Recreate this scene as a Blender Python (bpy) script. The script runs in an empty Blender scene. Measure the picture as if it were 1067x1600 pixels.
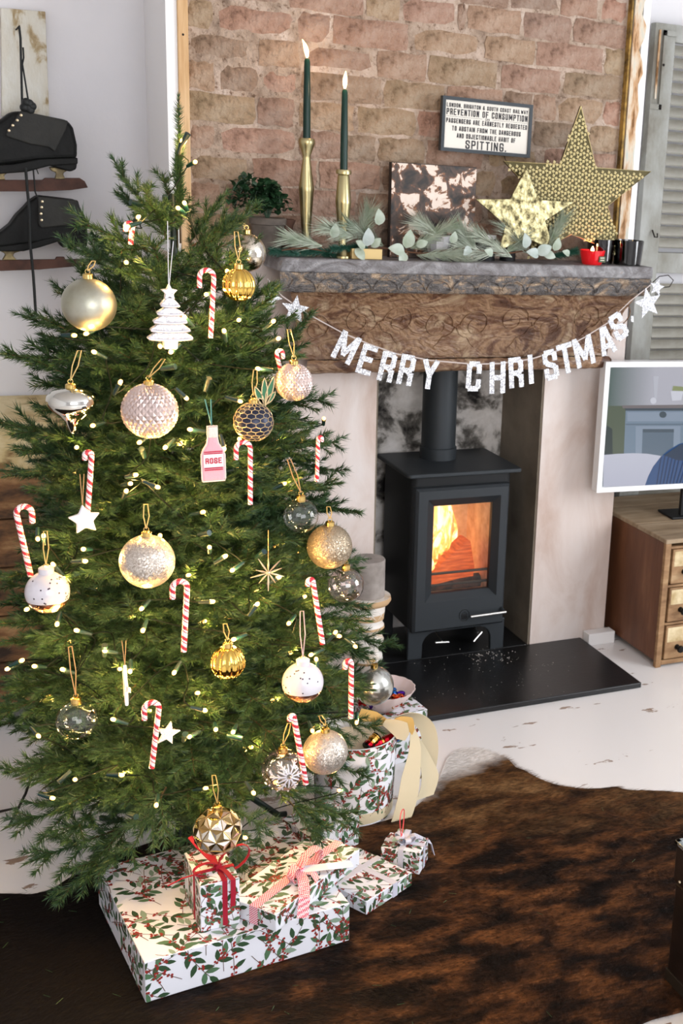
import bpy, math, random
import numpy as np
from mathutils import Vector, Matrix, Euler
random.seed(7); rng = np.random.default_rng(7)
SC = bpy.context.scene; COL = SC.collection
PI = math.pi

# ------------------------------------------------------------------ camera
PITCH, YAW, ROLL, FPX, CX, CY, CZ = .2714, .5023, .0652, 1907.4, 533.5+348.3, 799.9, 1.445
def _rot():
    cx, sx, cy, sy, cr, sr = math.cos(PITCH), math.sin(PITCH), math.cos(YAW), math.sin(YAW), math.cos(ROLL), math.sin(ROLL)
    Ry = np.array([[cy, -sy, 0], [sy, cy, 0], [0, 0, 1]]); B = np.array([[1, 0, 0], [0, 0, -1], [0, 1, 0]])
    Rx = np.array([[1, 0, 0], [0, cx, -sx], [0, sx, cx]]); Rz = np.array([[cr, -sr, 0], [sr, cr, 0], [0, 0, 1]])
    return Rz @ Rx @ B @ Ry
RM = _rot()
cam = bpy.data.cameras.new('camera'); camo = bpy.data.objects.new('camera', cam); COL.objects.link(camo)
r, u, b = RM[0], -RM[1], -RM[2]
camo.matrix_world = Matrix(((r[0], u[0], b[0], 0), (r[1], u[1], b[1], 0), (r[2], u[2], b[2], CZ), (0, 0, 0, 1)))
cam.sensor_fit = 'VERTICAL'; cam.sensor_height = 36; cam.lens = FPX*36/1600
cam.shift_x = -(CX-533.5)/1600; cam.shift_y = (CY-800)/1600
cam.clip_start = .05; cam.dof.use_dof = True; cam.dof.focus_distance = 2.35; cam.dof.aperture_fstop = 9.0
SC.camera = camo
# ------------------------------------------------------------------ light
SC.view_settings.view_transform = 'Standard'; SC.view_settings.look = 'None'; SC.view_settings.gamma = 1
SC.view_settings.use_curve_mapping = False; SC.view_settings.exposure = 0.2
W = bpy.data.worlds.new('world'); SC.world = W; W.use_nodes = True
W.node_tree.nodes['Background'].inputs[0].default_value = (.80, .89, 1, 1); W.node_tree.nodes['Background'].inputs[1].default_value = 1.0
def area(name, loc, target, sx, sy, power, col):
    l = bpy.data.lights.new(name, 'AREA'); l.shape = 'RECTANGLE'; l.size = sx; l.size_y = sy; l.energy = power; l.color = col
    o = bpy.data.objects.new(name, l); COL.objects.link(o); o.location = loc
    o.rotation_euler = (Vector(target)-Vector(loc)).to_track_quat('-Z', 'Y').to_euler(); return o
area('window_light', (3.45, .7, 1.45), (0, 1.2, 1.2), 1.5, 1.5, 62, (.95, .975, 1))
area('window_light', (.6, -1.45, 1.5), (.9, 1.5, 1.0), 2.0, 1.5, 50, (.985, .98, 1))
try:
    SC.cycles.use_light_tree = True; SC.cycles.max_bounces = 8; SC.cycles.diffuse_bounces = 4; SC.cycles.transparent_max_bounces = 16
    SC.cycles.sample_clamp_indirect = 6; SC.cycles.use_denoising = True; SC.cycles.caustics_reflective = False; SC.cycles.caustics_refractive = False
except Exception: pass

# ------------------------------------------------------------------ pixel helpers (a point of the photo at a known depth)
def ray(x, y): return RM.T @ np.array([(x-CX)/FPX, (y-CY)/FPX, 1.])
def P(x, y, Y): w = ray(x, y); p = w*Y/w[1]; return Vector((p[0], p[1], p[2]+CZ))
def G(x, y, z=0): w = ray(x, y); p = w*(z-CZ)/w[2]; return Vector((p[0], p[1], z))
def dep(p): return float(RM[2] @ np.array([p[0], p[1], p[2]-CZ]))
def mpp(p): return dep(p)/FPX                      # metres per pixel there
# ------------------------------------------------------------------ materials
def L(c):
    if max(c) <= 1.0 and len(c) == 4: return c
    f = lambda v: (v/255/12.92) if v/255 <= .04045 else ((v/255+.055)/1.055)**2.4
    return (f(c[0]), f(c[1]), f(c[2]), 1)
MATS = {}
def mat(name, base=(200, 200, 200), rough=.5, metal=0., ramp=None, scale=8., detail=4., dist=0., stretch=None, bump=None, bscale=40.,
        emit=None, estr=0., trans=0., ior=1.45, coat=0., rand=None, alpha=1., sheen=0., vor=False, spec=None, randmix=.5, coord='Object', rramp=None, bdist=.004, speck=None):
    m = bpy.data.materials.new(name); m.use_nodes = True; nt = m.node_tree; N = nt.nodes; K = nt.links
    p = N['Principled BSDF']; MATS[name] = m
    p.inputs['Base Color'].default_value = L(base); p.inputs['Roughness'].default_value = rough; p.inputs['Metallic'].default_value = metal
    p.inputs['IOR'].default_value = ior; p.inputs['Transmission Weight'].default_value = trans; p.inputs['Coat Weight'].default_value = coat
    p.inputs['Alpha'].default_value = alpha; p.inputs['Sheen Weight'].default_value = sheen
    if spec is not None: p.inputs['Specular IOR Level'].default_value = spec
    if emit: p.inputs['Emission Color'].default_value = L(emit); p.inputs['Emission Strength'].default_value = estr
    tc = N.new('ShaderNodeTexCoord'); mp = N.new('ShaderNodeMapping'); K.new(tc.outputs[coord], mp.inputs[0])
    if stretch: mp.inputs['Scale'].default_value = stretch
    last = None
    if ramp:
        t = N.new('ShaderNodeTexVoronoi' if vor else 'ShaderNodeTexNoise'); t.inputs['Scale'].default_value = scale
        if not vor: t.inputs['Detail'].default_value = detail; t.inputs['Distortion'].default_value = dist; t.inputs['Roughness'].default_value = .6
        K.new(mp.outputs[0], t.inputs[0])
        cr = N.new('ShaderNodeValToRGB'); e = cr.color_ramp.elements
        while len(e) < len(ramp): e.new(.5)
        for i, (q, c) in enumerate(ramp): e[i].position = q; e[i].color = L(c)
        K.new(t.outputs['Color' if vor else 0], cr.inputs[0]); last = cr.outputs[0]
        if rramp:
            rr = N.new('ShaderNodeMapRange'); rr.inputs[3].default_value, rr.inputs[4].default_value = rramp
            K.new(t.outputs[0], rr.inputs[0]); K.new(rr.outputs[0], p.inputs['Roughness'])
    if rand:
        oi = N.new('ShaderNodeObjectInfo'); cr2 = N.new('ShaderNodeValToRGB'); e = cr2.color_ramp.elements
        while len(e) < len(rand): e.new(.5)
        for i, c in enumerate(rand): e[i].position = i/max(1, len(rand)-1); e[i].color = L(c)
        K.new(oi.outputs['Random'], cr2.inputs[0])
        if last is not None:
            mx = N.new('ShaderNodeMix'); mx.data_type = 'RGBA'; mx.inputs[0].default_value = randmix
            K.new(last, mx.inputs[6]); K.new(cr2.outputs[0], mx.inputs[7]); last = mx.outputs[2]
        else: last = cr2.outputs[0]
    if speck:                                     # dark speckles, shade of a pitted surface put into the colour: (scale, low, high, dark factor colour)
        t3 = N.new('ShaderNodeTexNoise'); t3.inputs['Scale'].default_value = speck[0]; t3.inputs['Detail'].default_value = 9; t3.inputs['Roughness'].default_value = .7; K.new(mp.outputs[0], t3.inputs[0])
        cr3 = N.new('ShaderNodeValToRGB'); e = cr3.color_ramp.elements; e[0].position = speck[1]; e[0].color = L(speck[3]); e[1].position = speck[2]; e[1].color = (1, 1, 1, 1); K.new(t3.outputs[0], cr3.inputs[0])
        m3 = N.new('ShaderNodeMix'); m3.data_type = 'RGBA'; m3.blend_type = 'MULTIPLY'; m3.inputs[0].default_value = 1; K.new(last, m3.inputs[6]); K.new(cr3.outputs[0], m3.inputs[7]); last = m3.outputs[2]
    if last is not None: K.new(last, p.inputs['Base Color'])
    if bump:
        t2 = N.new('ShaderNodeTexNoise'); t2.inputs['Scale'].default_value = bscale; t2.inputs['Detail'].default_value = 6
        K.new(mp.outputs[0], t2.inputs[0]); bp = N.new('ShaderNodeBump'); bp.inputs['Strength'].default_value = bump; bp.inputs['Distance'].default_value = bdist
        K.new(t2.outputs[0], bp.inputs['Height']); K.new(bp.outputs[0], p.inputs['Normal'])
    return m
def glitter(name, c1, c2, scale=700, strength=.9, metal=.85):
    m = mat(name, c1, .32, metal); nt = m.node_tree; N = nt.nodes; K = nt.links; p = N['Principled BSDF']; tc = N['Texture Coordinate']
    v = N.new('ShaderNodeTexVoronoi'); v.inputs['Scale'].default_value = scale; K.new(tc.outputs['Object'], v.inputs[0])
    cr = N.new('ShaderNodeValToRGB'); cr.color_ramp.elements[0].color = L(c1); cr.color_ramp.elements[1].color = L(c2)
    K.new(v.outputs['Color'], cr.inputs[0]); K.new(cr.outputs[0], p.inputs['Base Color'])
    sub = N.new('ShaderNodeVectorMath'); sub.operation = 'SUBTRACT'; sub.inputs[1].default_value = (.5, .5, .5); K.new(v.outputs['Color'], sub.inputs[0])
    sc = N.new('ShaderNodeVectorMath'); sc.operation = 'SCALE'; sc.inputs['Scale'].default_value = strength; K.new(sub.outputs[0], sc.inputs[0])
    ge = N.new('ShaderNodeNewGeometry'); ad = N.new('ShaderNodeVectorMath'); K.new(sc.outputs[0], ad.inputs[0]); K.new(ge.outputs['Normal'], ad.inputs[1])
    no = N.new('ShaderNodeVectorMath'); no.operation = 'NORMALIZE'; K.new(ad.outputs[0], no.inputs[0]); K.new(no.outputs[0], p.inputs['Normal']); return m
def thin_glass(name, tint=(255, 255, 255), refl=1.0, rough=.02, film=0.):
    m = bpy.data.materials.new(name); m.use_nodes = True; nt = m.node_tree; N = nt.nodes; K = nt.links; N.clear()
    o = N.new('ShaderNodeOutputMaterial'); mx = N.new('ShaderNodeMixShader'); t = N.new('ShaderNodeBsdfTransparent'); g = N.new('ShaderNodeBsdfGlossy')
    g.inputs['Roughness'].default_value = rough; t.inputs[0].default_value = L(tint)
    f = N.new('ShaderNodeLayerWeight'); f.inputs[0].default_value = .5; ma = N.new('ShaderNodeMath'); ma.operation = 'MULTIPLY_ADD'; pw = N.new('ShaderNodeMath'); pw.operation = 'POWER'; pw.inputs[1].default_value = 3.2
    ma.inputs[1].default_value = refl*.8; ma.inputs[2].default_value = film+.03; ma.use_clamp = True
    K.new(f.outputs['Facing'], pw.inputs[0]); K.new(pw.outputs[0], ma.inputs[0]); K.new(ma.outputs[0], mx.inputs[0]); K.new(t.outputs[0], mx.inputs[1]); K.new(g.outputs[0], mx.inputs[2]); K.new(mx.outputs[0], o.inputs[0]); return m

# ------------------------------------------------------------------ mesh builder
class MB:
    def __init__(s): s.v = []; s.f = []; s.m = []
    def add(s, vs, fs, mi=0, X=None):
        n = len(s.v)
        s.v += [tuple(X @ Vector(q)) for q in vs] if X is not None else [tuple(q) for q in vs]
        s.f += [tuple(i+n for i in f) for f in fs]; s.m += list(mi) if isinstance(mi, (list, tuple)) else [mi]*len(fs); return s
    def box(s, a, b, mi=0, X=None, bev=0.):
        x0, y0, z0 = a; x1, y1, z1 = b
        if bev:
            vs = []; e = bev; fs = []
            # 24 verts: each corner thrice
            idx = {}
            for i, x in enumerate((x0, x1)):
                for j, y in enumerate((y0, y1)):
                    for k, z in enumerate((z0, z1)):
                        ex, ey, ez = (e if i == 0 else -e), (e if j == 0 else -e), (e if k == 0 else -e)
                        idx[i, j, k, 0] = len(vs); vs.append((x, y+ey, z+ez))
                        idx[i, j, k, 1] = len(vs); vs.append((x+ex, y, z+ez))
                        idx[i, j, k, 2] = len(vs); vs.append((x+ex, y+ey, z))
            I = idx
            fs += [(I[0,0,0,0], I[0,0,1,0], I[0,1,1,0], I[0,1,0,0]), (I[1,0,0,0], I[1,1,0,0], I[1,1,1,0], I[1,0,1,0]),
                   (I[0,0,0,1], I[1,0,0,1], I[1,0,1,1], I[0,0,1,1]), (I[0,1,0,1], I[0,1,1,1], I[1,1,1,1], I[1,1,0,1]),
                   (I[0,0,0,2], I[0,1,0,2], I[1,1,0,2], I[1,0,0,2]), (I[0,0,1,2], I[1,0,1,2], I[1,1,1,2], I[0,1,1,2])]
            for k in (0, 1):
                for j in (0, 1): fs.append((I[0,j,k,1], I[1,j,k,1], I[1,j,k,2], I[0,j,k,2])[::1 if j != k else -1])
            for k in (0, 1):
                for i in (0, 1): fs.append((I[i,0,k,0], I[i,1,k,0], I[i,1,k,2], I[i,0,k,2])[::1 if i == k else -1])
            for j in (0, 1):
                for i in (0, 1): fs.append((I[i,j,0,0], I[i,j,1,0], I[i,j,1,1], I[i,j,0,1])[::1 if i != j else -1])
            for i in (0, 1):
                for j in (0, 1):
                    for k in (0, 1): fs.append((I[i,j,k,0], I[i,j,k,1], I[i,j,k,2])[::1 if (i+j+k) % 2 == 0 else -1])
            return s.add(vs, fs, mi, X)
        vs = [(x, y, z) for x in (x0, x1) for y in (y0, y1) for z in (z0, z1)]
        return s.add(vs, [(0,1,3,2), (4,6,7,5), (0,4,5,1), (2,3,7,6), (0,2,6,4), (1,5,7,3)], mi, X)
    def lathe(s, prof, seg=24, X=None, mi=0, cap=True, fn=None):
        vs = []; fs = []; ms = []; n = len(prof)
        for i, (r_, z) in enumerate(prof):
            for k in range(seg):
                a = 2*PI*k/seg; rr = r_*(fn(a, z) if fn else 1); vs.append((rr*math.cos(a), rr*math.sin(a), z))
        for i in range(n-1):
            for k in range(seg):
                k2 = (k+1) % seg; fs.append((i*seg+k, i*seg+k2, (i+1)*seg+k2, (i+1)*seg+k)); ms.append(mi[i] if isinstance(mi, list) else mi)
        if cap:
            if prof[0][0] > 1e-5: fs.append(tuple(range(seg))[::-1]); ms.append(mi[0] if isinstance(mi, list) else mi)
            if prof[-1][0] > 1e-5: fs.append(tuple((n-1)*seg+k for k in range(seg))); ms.append(mi[-1] if isinstance(mi, list) else mi)
        return s.add(vs, fs, ms, X)
    def sphere(s, r_, c=(0, 0, 0), seg=32, rings=20, mi=0, X=None, fn=None, sc=(1, 1, 1)):
        prof = [(max(1e-6, math.sin(PI*i/rings))*r_, -math.cos(PI*i/rings)*r_) for i in range(rings+1)]
        T = Matrix.Translation(c) @ Matrix.Diagonal((*sc, 1)); T = X @ T if X is not None else T
        return s.lathe(prof, seg, T, mi, False, fn)
    def tube(s, pts, r_, seg=8, mi=0, X=None, cap=True, fmi=None):
        pts = [Vector(p) for p in pts]; n = len(pts); vs = []; fs = []; ms = []
        t0 = (pts[1]-pts[0]).normalized(); up = Vector((0, 0, 1)) if abs(t0.z) < .9 else Vector((1, 0, 0)); nrm = t0.cross(up).normalized()
        for i, p in enumerate(pts):
            t = (pts[min(n-1, i+1)]-pts[max(0, i-1)]).normalized()
            nrm = (nrm-t*nrm.dot(t)); nrm = nrm.normalized() if nrm.length > 1e-6 else t.orthogonal().normalized(); bn = t.cross(nrm)
            rr = r_[i] if isinstance(r_, (list, tuple)) else r_
            for k in range(seg): a = 2*PI*k/seg; vs.append(p+nrm*(rr*math.cos(a))+bn*(rr*math.sin(a)))
        for i in range(n-1):
            for k in range(seg):
                k2 = (k+1) % seg; fs.append((i*seg+k, i*seg+k2, (i+1)*seg+k2, (i+1)*seg+k)); ms.append(fmi(i, k) if fmi else mi)
        if cap:
            fs.append(tuple(range(seg))[::-1]); fs.append(tuple((n-1)*seg+k for k in range(seg))); ms += [mi, mi]
        return s.add(vs, fs, ms, X)
    def prism(s, pts, y0, y1, mi=0, X=None):                      # outline in XZ, extruded along Y
        n = len(pts); A = sum(pts[i][0]*pts[(i+1) % n][1]-pts[(i+1) % n][0]*pts[i][1] for i in range(n))
        if A < 0: pts = pts[::-1]
        vs = [(p[0], y0, p[1]) for p in pts]+[(p[0], y1, p[1]) for p in pts]
        fs = [tuple(range(n)), tuple(range(2*n-1, n-1, -1))]+[(i, i+n, (i+1) % n+n, (i+1) % n) for i in range(n)]
        return s.add(vs, fs, mi, X)
    def strip(s, pts, wv, th=.0006, mi=0, X=None):                # ribbon: centre points, half width vectors
        pts = [Vector(p) for p in pts]; n = len(pts); vs = []; fs = []
        for i, p in enumerate(pts):
            w = Vector(wv[i]) if isinstance(wv, list) else Vector(wv); t = (pts[min(n-1, i+1)]-pts[max(0, i-1)]); nn = t.cross(w)
            nn = nn.normalized()*th if nn.length > 1e-9 else Vector((0, 0, th)); vs += [p-w+nn, p+w+nn, p+w-nn, p-w-nn]
        for i in range(n-1):
            for k in range(4): k2 = (k+1) % 4; fs.append((i*4+k, i*4+k2, i*4+4+k2, i*4+4+k))
        fs += [(3, 2, 1, 0), (n*4-4, n*4-3, n*4-2, n*4-1)]
        return s.add(vs, fs, mi, X)
    def build(s, name, mats, parent=None, smooth=None, bevel=0, seg=2, subsurf=0):
        me = bpy.data.meshes.new(name); me.from_pydata(s.v, [], s.f)
        for m in (mats if isinstance(mats, (list, tuple)) else [mats]): me.materials.append(m)
        if any(s.m): me.polygons.foreach_set('material_index', s.m)
        if smooth is not None:
            me.polygons.foreach_set('use_smooth', [True]*len(s.f))
            if smooth < 180: me.set_sharp_from_angle(angle=math.radians(smooth))
        me.update(); o = bpy.data.objects.new(name, me); COL.objects.link(o)
        if parent is not None: o.parent = parent
        if bevel: md = o.modifiers.new('bevel', 'BEVEL'); md.width = bevel; md.segments = seg; md.limit_method = 'ANGLE'; md.angle_limit = .6
        if subsurf: md = o.modifiers.new('sub', 'SUBSURF'); md.levels = md.render_levels = subsurf
        return o
def tag(o, label=None, cat=None, group=None, kind=None):
    if label: o['label'] = label
    if cat: o['category'] = cat
    if group: o['group'] = group
    if kind: o['kind'] = kind
    return o
def thing(name, label, cat, loc=(0, 0, 0), rz=0, group=None, rot=None):
    o = bpy.data.objects.new(name, None); COL.objects.link(o); o.location = loc; o.rotation_euler = rot or (0, 0, rz); o.empty_display_size = .02
    return tag(o, label, cat, group)
def inst(name, mesh, parent, Mx):
    o = bpy.data.objects.new(name, mesh); COL.objects.link(o)
    if parent is not None: o.parent = parent
    o.matrix_local = Mx; return o
def aim(d, up=(0, 0, 1)):                                          # local +X along d, +Z near up
    d = Vector(d).normalized(); up = Vector(up); y = up.cross(d)
    y = y.normalized() if y.length > 1e-4 else Vector((0, 1, 0)); z = d.cross(y)
    return Matrix(((d.x, y.x, z.x, 0), (d.y, y.y, z.y, 0), (d.z, y.z, z.z, 0), (0, 0, 0, 1)))
def txt(s, size, bold=0., ext=0.0004, xs=1., spacing=1.):
    c = bpy.data.curves.new('t', 'FONT'); c.body = s; c.size = size; c.extrude = ext; c.offset = bold; c.align_x = 'CENTER'; c.align_y = 'CENTER'; c.resolution_u = 3; c.space_character = spacing
    o = bpy.data.objects.new('t', c); COL.objects.link(o); bpy.context.view_layer.update()
    me = bpy.data.meshes.new_from_object(o.evaluated_get(bpy.context.evaluated_depsgraph_get())); bpy.data.objects.remove(o)
    for v in me.vertices: v.co.x *= xs
    return me
def link(name, me, m, parent, Mx=None):
    me.materials.clear(); me.materials.append(m); me.name = name; return inst(name, me, parent, Mx or Matrix())
SF = {  # condensed block capitals as strokes on a 1 x 1 box
 'A': [[(0, 0), (.38, 1), (.62, 1), (1, 0)], [(.14, .3), (.86, .3)]], 'B': [[(0, 0), (0, 1), (.8, 1), (1, .88), (1, .64), (.8, .52), (0, .52)], [(.8, .52), (1, .4), (1, .12), (.8, 0), (0, 0)]],
 'C': [[(1, .72), (1, .88), (.78, 1), (.22, 1), (0, .88), (0, .12), (.22, 0), (.78, 0), (1, .12), (1, .28)]], 'D': [[(0, 0), (0, 1), (.7, 1), (1, .84), (1, .16), (.7, 0), (0, 0)]],
 'E': [[(1, 1), (0, 1), (0, 0), (1, 0)], [(0, .52), (.8, .52)]], 'F': [[(1, 1), (0, 1), (0, 0)], [(0, .52), (.8, .52)]], 'G': [[(1, .74), (1, .88), (.78, 1), (.22, 1), (0, .88), (0, .12), (.22, 0), (.78, 0), (1, .12), (1, .45), (.55, .45)]],
 'H': [[(0, 0), (0, 1)], [(1, 0), (1, 1)], [(0, .5), (1, .5)]], 'I': [[(.5, 0), (.5, 1)]], 'J': [[(1, 1), (1, .12), (.78, 0), (.22, 0), (0, .12), (0, .3)]], 'L': [[(0, 1), (0, 0), (1, 0)]],
 'M': [[(0, 0), (0, 1)], [(1, 0), (1, 1)], [(.04, 1), (.5, .2)], [(.96, 1), (.5, .2)]], 'N': [[(0, 0), (0, 1)], [(1, 0), (1, 1)], [(.03, 1), (.97, 0)]], 'O': [[(.22, 0), (0, .12), (0, .88), (.22, 1), (.78, 1), (1, .88), (1, .12), (.78, 0), (.22, 0)]],
 'P': [[(0, 0), (0, 1), (.78, 1), (1, .88), (1, .58), (.78, .45), (0, .45)]], 'Q': [[(.22, 0), (0, .12), (0, .88), (.22, 1), (.78, 1), (1, .88), (1, .12), (.78, 0), (.22, 0)], [(.6, .22), (1.05, -.08)]],
 'R': [[(0, 0), (0, 1), (.78, 1), (1, .88), (1, .6), (.78, .48), (0, .48)], [(.6, .48), (1, .3), (1, 0)]], 'S': [[(1, .74), (1, .88), (.78, 1), (.22, 1), (0, .88), (0, .68), (.2, .56), (.8, .44), (1, .32), (1, .12), (.78, 0), (.22, 0), (0, .12), (0, .28)]],
 'T': [[(0, 1), (1, 1)], [(.5, 0), (.5, 1)]], 'U': [[(0, 1), (0, .12), (.22, 0), (.78, 0), (1, .12), (1, 1)]], 'V': [[(0, 1), (.5, 0), (1, 1)]], 'W': [[(0, 1), (.25, 0), (.5, .8), (.75, 0), (1, 1)]], 'Y': [[(0, 1), (.5, .45), (1, 1)], [(.5, .45), (.5, 0)]],
 '&': [[(1, 0), (.2, .72), (.2, .9), (.45, 1), (.7, .9), (.7, .74), (.05, .4), (0, .14), (.3, 0), (.6, 0), (1, .4)]], '.': [[(.3, 0), (.3, .04)]]}
WD = {'M': 1.4, 'W': 1.5, 'I': .0, '.': .25, '&': 1.15}
def glyph(mb, ch, x0, z0, w, h, t, y0, y1, X=None):
    # strokes of half width t, one flat prism per segment
    ky = 0
    for pl in SF[ch]:
        q = [(x0+t+a_*(w-2*t), z0+t+b_*(h-2*t)) for a_, b_ in pl] if ch not in 'I.' else [(x0+w/2, z0+t+b_*(h-2*t)) for a_, b_ in pl]
        for (xa, za), (xb, zb_) in zip(q[:-1], q[1:]):
            l_ = math.hypot(xb-xa, zb_-za) or 1e-6; ux, uz = (xb-xa)/l_, (zb_-za)/l_; e_ = t*(1 if min(abs(ux), abs(uz)) < .05 else .45); nx, nz = -uz*t, ux*t
            ky += 1; mb.prism([(xa-ux*e_+nx, za-uz*e_+nz), (xb+ux*e_+nx, zb_+uz*e_+nz), (xb+ux*e_-nx, zb_+uz*e_-nz), (xa-ux*e_-nx, za-uz*e_-nz)], y0-ky*.00005, y1+ky*.00005, 0, X)
def lettering(s, W, H, t, y0, y1, zc, gap=.35):
    """one line of block capitals W wide, H high, centred on x=0, z=zc"""
    ws = [(.55 if c == ' ' else max(.22, WD.get(c, 1.))) for c in s]; tot = sum(ws)+gap*(len(s)-1); k = W/tot; x = -W/2; mb = MB()
    for c, w_ in zip(s, ws):
        if c != ' ': glyph(mb, c, x, zc-H/2, w_*k, H, t, y0, y1)
        x += (w_+gap)*k
    return mb
RXZ = Matrix.Rotation(PI/2, 4, 'X')                                # text plane -> facing -Y, upright

# ------------------------------------------------------------------ the room
plaster = mat('plaster', (222, 221, 224), .85, ramp=[(.3, (218, 218, 222)), (.7, (228, 227, 229))], scale=3, bump=.15, bscale=60)
pinkpl = mat('pink_plaster', (220, 205, 198), .85, ramp=[(.3, (190, 168, 156)), (.5, (210, 197, 190)), (.72, (220, 212, 208))], scale=4.5, detail=8, dist=.6, stretch=(1.4, 1.4, .6), bump=.2, bscale=30)
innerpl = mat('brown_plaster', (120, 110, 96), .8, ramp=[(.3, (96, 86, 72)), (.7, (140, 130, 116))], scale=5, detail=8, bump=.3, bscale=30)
mottle = mat('sooty_render', (190, 185, 178), .9, ramp=[(.36, (30, 28, 27)), (.44, (110, 106, 100)), (.52, (205, 200, 194)), (.7, (236, 232, 228))], scale=11, detail=10, dist=.3, bump=.5, bscale=30)
def floor_mat():
    m = mat('white_painted_floor', (232, 229, 227), .28, bump=.05, bscale=14, coat=.15); nt = m.node_tree; N = nt.nodes; K = nt.links; p = N['Principled BSDF']
    tc = N['Texture Coordinate']; mp = N.new('ShaderNodeMapping'); mp.inputs['Scale'].default_value = (3.2, 9, 1); mp.inputs['Rotation'].default_value = (0, 0, -.12); K.new(tc.outputs['Object'], mp.inputs[0])
    n = N.new('ShaderNodeTexNoise'); n.inputs['Scale'].default_value = 2.2; n.inputs['Detail'].default_value = 9; n.inputs['Roughness'].default_value = .62; K.new(mp.outputs[0], n.inputs[0])
    cr = N.new('ShaderNodeValToRGB'); e = cr.color_ramp.elements; e[0].position = .635; e[0].color = L((232, 229, 227)); e[1].position = .642; e[1].color = L((150, 128, 112)); K.new(n.outputs[0], cr.inputs[0]); K.new(cr.outputs[0], p.inputs['Base Color']); return m
fm = floor_mat()
def struct(mb, name, m, **k): return tag(mb.build(name, m, **k), kind='structure')
struct(MB().box((-1.6, -1.6, -.05), (3.7, 3.8, 0)), 'floor', fm)
struct(MB().box((-1.6, -1.6, 2.45), (3.7, 3.8, 2.5)), 'ceiling', plaster)
YB = 3.45; YF = 3.167
struct(MB().box((-1.6, YB, 0), (3.7, YB+.35, 2.45)), 'wall_back', plaster)
struct(MB().box((-1.65, -1.6, 0), (-1.6, 3.8, 2.45)), 'wall_left', plaster)
w = MB()                                                          # right wall with the window opening
w.box((3.65, -1.6, 0), (3.7, 3.8, .7)); w.box((3.65, -1.6, 2.2), (3.7, 3.8, 2.45)); w.box((3.65, 1.5, .7), (3.7, 3.8, 2.2)); w.box((3.65, -1.6, .7), (3.7, -.1, 2.2))
struct(w, 'wall_right', plaster)
w = MB(); w.box((-1.6, -1.65, 0), (3.7, -1.6, .75)); w.box((-1.6, -1.65, 2.25), (3.7, -1.6, 2.45)); w.box((-1.6, -1.65, .75), (-.4, -1.6, 2.25)); w.box((1.6, -1.65, .75), (3.7, -1.6, 2.25))
struct(w, 'wall_front', plaster)
whitep = mat('white_gloss_paint', (236, 235, 234), .35)
w = MB()
for y in (-.1, .43, .97, 1.46): w.box((3.64, y, .7), (3.7, y+.04, 2.2))
for z in (.7, 1.43, 2.16): w.box((3.64, -.1, z), (3.7, 1.5, z+.04))
struct(w, 'window_1', whitep)
w = MB()
for x in (-.4, .26, .92, 1.56): w.box((x, -1.66, .75), (x+.04, -1.6, 2.25))
for z in (.75, 1.48, 2.21): w.box((-.4, -1.66, z), (1.6, -1.6, z+.04))
struct(w, 'window_2', whitep)
# chimney breast
XL, XR, OX0, OX1, OZ = .586, 1.912, 1.127, 1.646, .93
BX0, BX1 = .637, 1.85
b = MB()
b.box((XL, YF, 0), (OX0, YB, 1.19)).box((OX1, YF, 0), (XR, YB, 1.19)).box((OX0, YF, OZ), (OX1, YB, 1.19))
cb = struct(b, 'wall_breast', pinkpl)
b = MB(); b.box((XL, YF, 1.19), (.612, YB, 2.45)).box((1.889, YF, 1.19), (XR, YB, 2.45))
struct(b, 'wall_breast_upper', whitep)
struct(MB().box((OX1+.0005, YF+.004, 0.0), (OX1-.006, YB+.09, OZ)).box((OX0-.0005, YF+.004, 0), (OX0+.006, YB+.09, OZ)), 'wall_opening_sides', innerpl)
struct(MB().box((OX0, YB-.012, 0), (OX1, YB-.002, OZ)), 'wall_opening_back', mottle)
wood = mat('bare_pine', (214, 178, 132), .7, ramp=[(.35, (196, 156, 108)), (.65, (222, 188, 144))], scale=6, stretch=(8, 8, .8), bump=.2)
oldwood = mat('flaking_painted_wood', (196, 178, 150), .8, ramp=[(.38, (120, 84, 48)), (.45, (190, 150, 110)), (.55, (214, 200, 178)), (.7, (186, 196, 190))], scale=9, detail=8, stretch=(5, 5, 1), bump=.6, bscale=40)
goldw = mat('raw_wood_edge', (150, 116, 50), .8, ramp=[(.3, (70, 54, 26)), (.6, (176, 140, 70))], scale=30, bump=.5)
t1_ = struct(MB().box((.612, YF-.006, 1.19), (BX0, YB-.1, 2.45)), 'trim_1', wood, bevel=.002)
nh = P(286, 54, YF-.006); MB().sphere(.0028, (nh.x, YF-.006, nh.z), 8, 6, sc=(1, .3, 1)).build('nail_hole', mat('nail_hole_dark', (30, 22, 18), .8), t1_)  # nail hole: a dark flattened bead stands in for its shade
# right-hand batten with torn edge
pts = []
for i in range(41): z = 1.19+1.26*i/40; pts.append((1.889+(.012*math.sin(i*1.9)*max(0, math.sin((z-1.5)*4)) if z > 1.5 else 0)+random.uniform(-.001, .001), z))
struct(MB().prism([(BX1+.006, 1.19)]+pts+[(BX1+.006, 2.45)], YF-.008, YB-.1), 'trim_2', oldwood)
struct(MB().prism([(BX1-.004, 1.19), (BX1+.003, 1.19), (BX1+.0035, 2.45), (BX1-.001, 2.45)], YF-.004, YB-.1), 'trim_3', goldw)
struct(MB().box((1.835, 3.125, 0), (1.93, 3.165, .04)), 'baseboard_right', whitep, bevel=.002)
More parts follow.
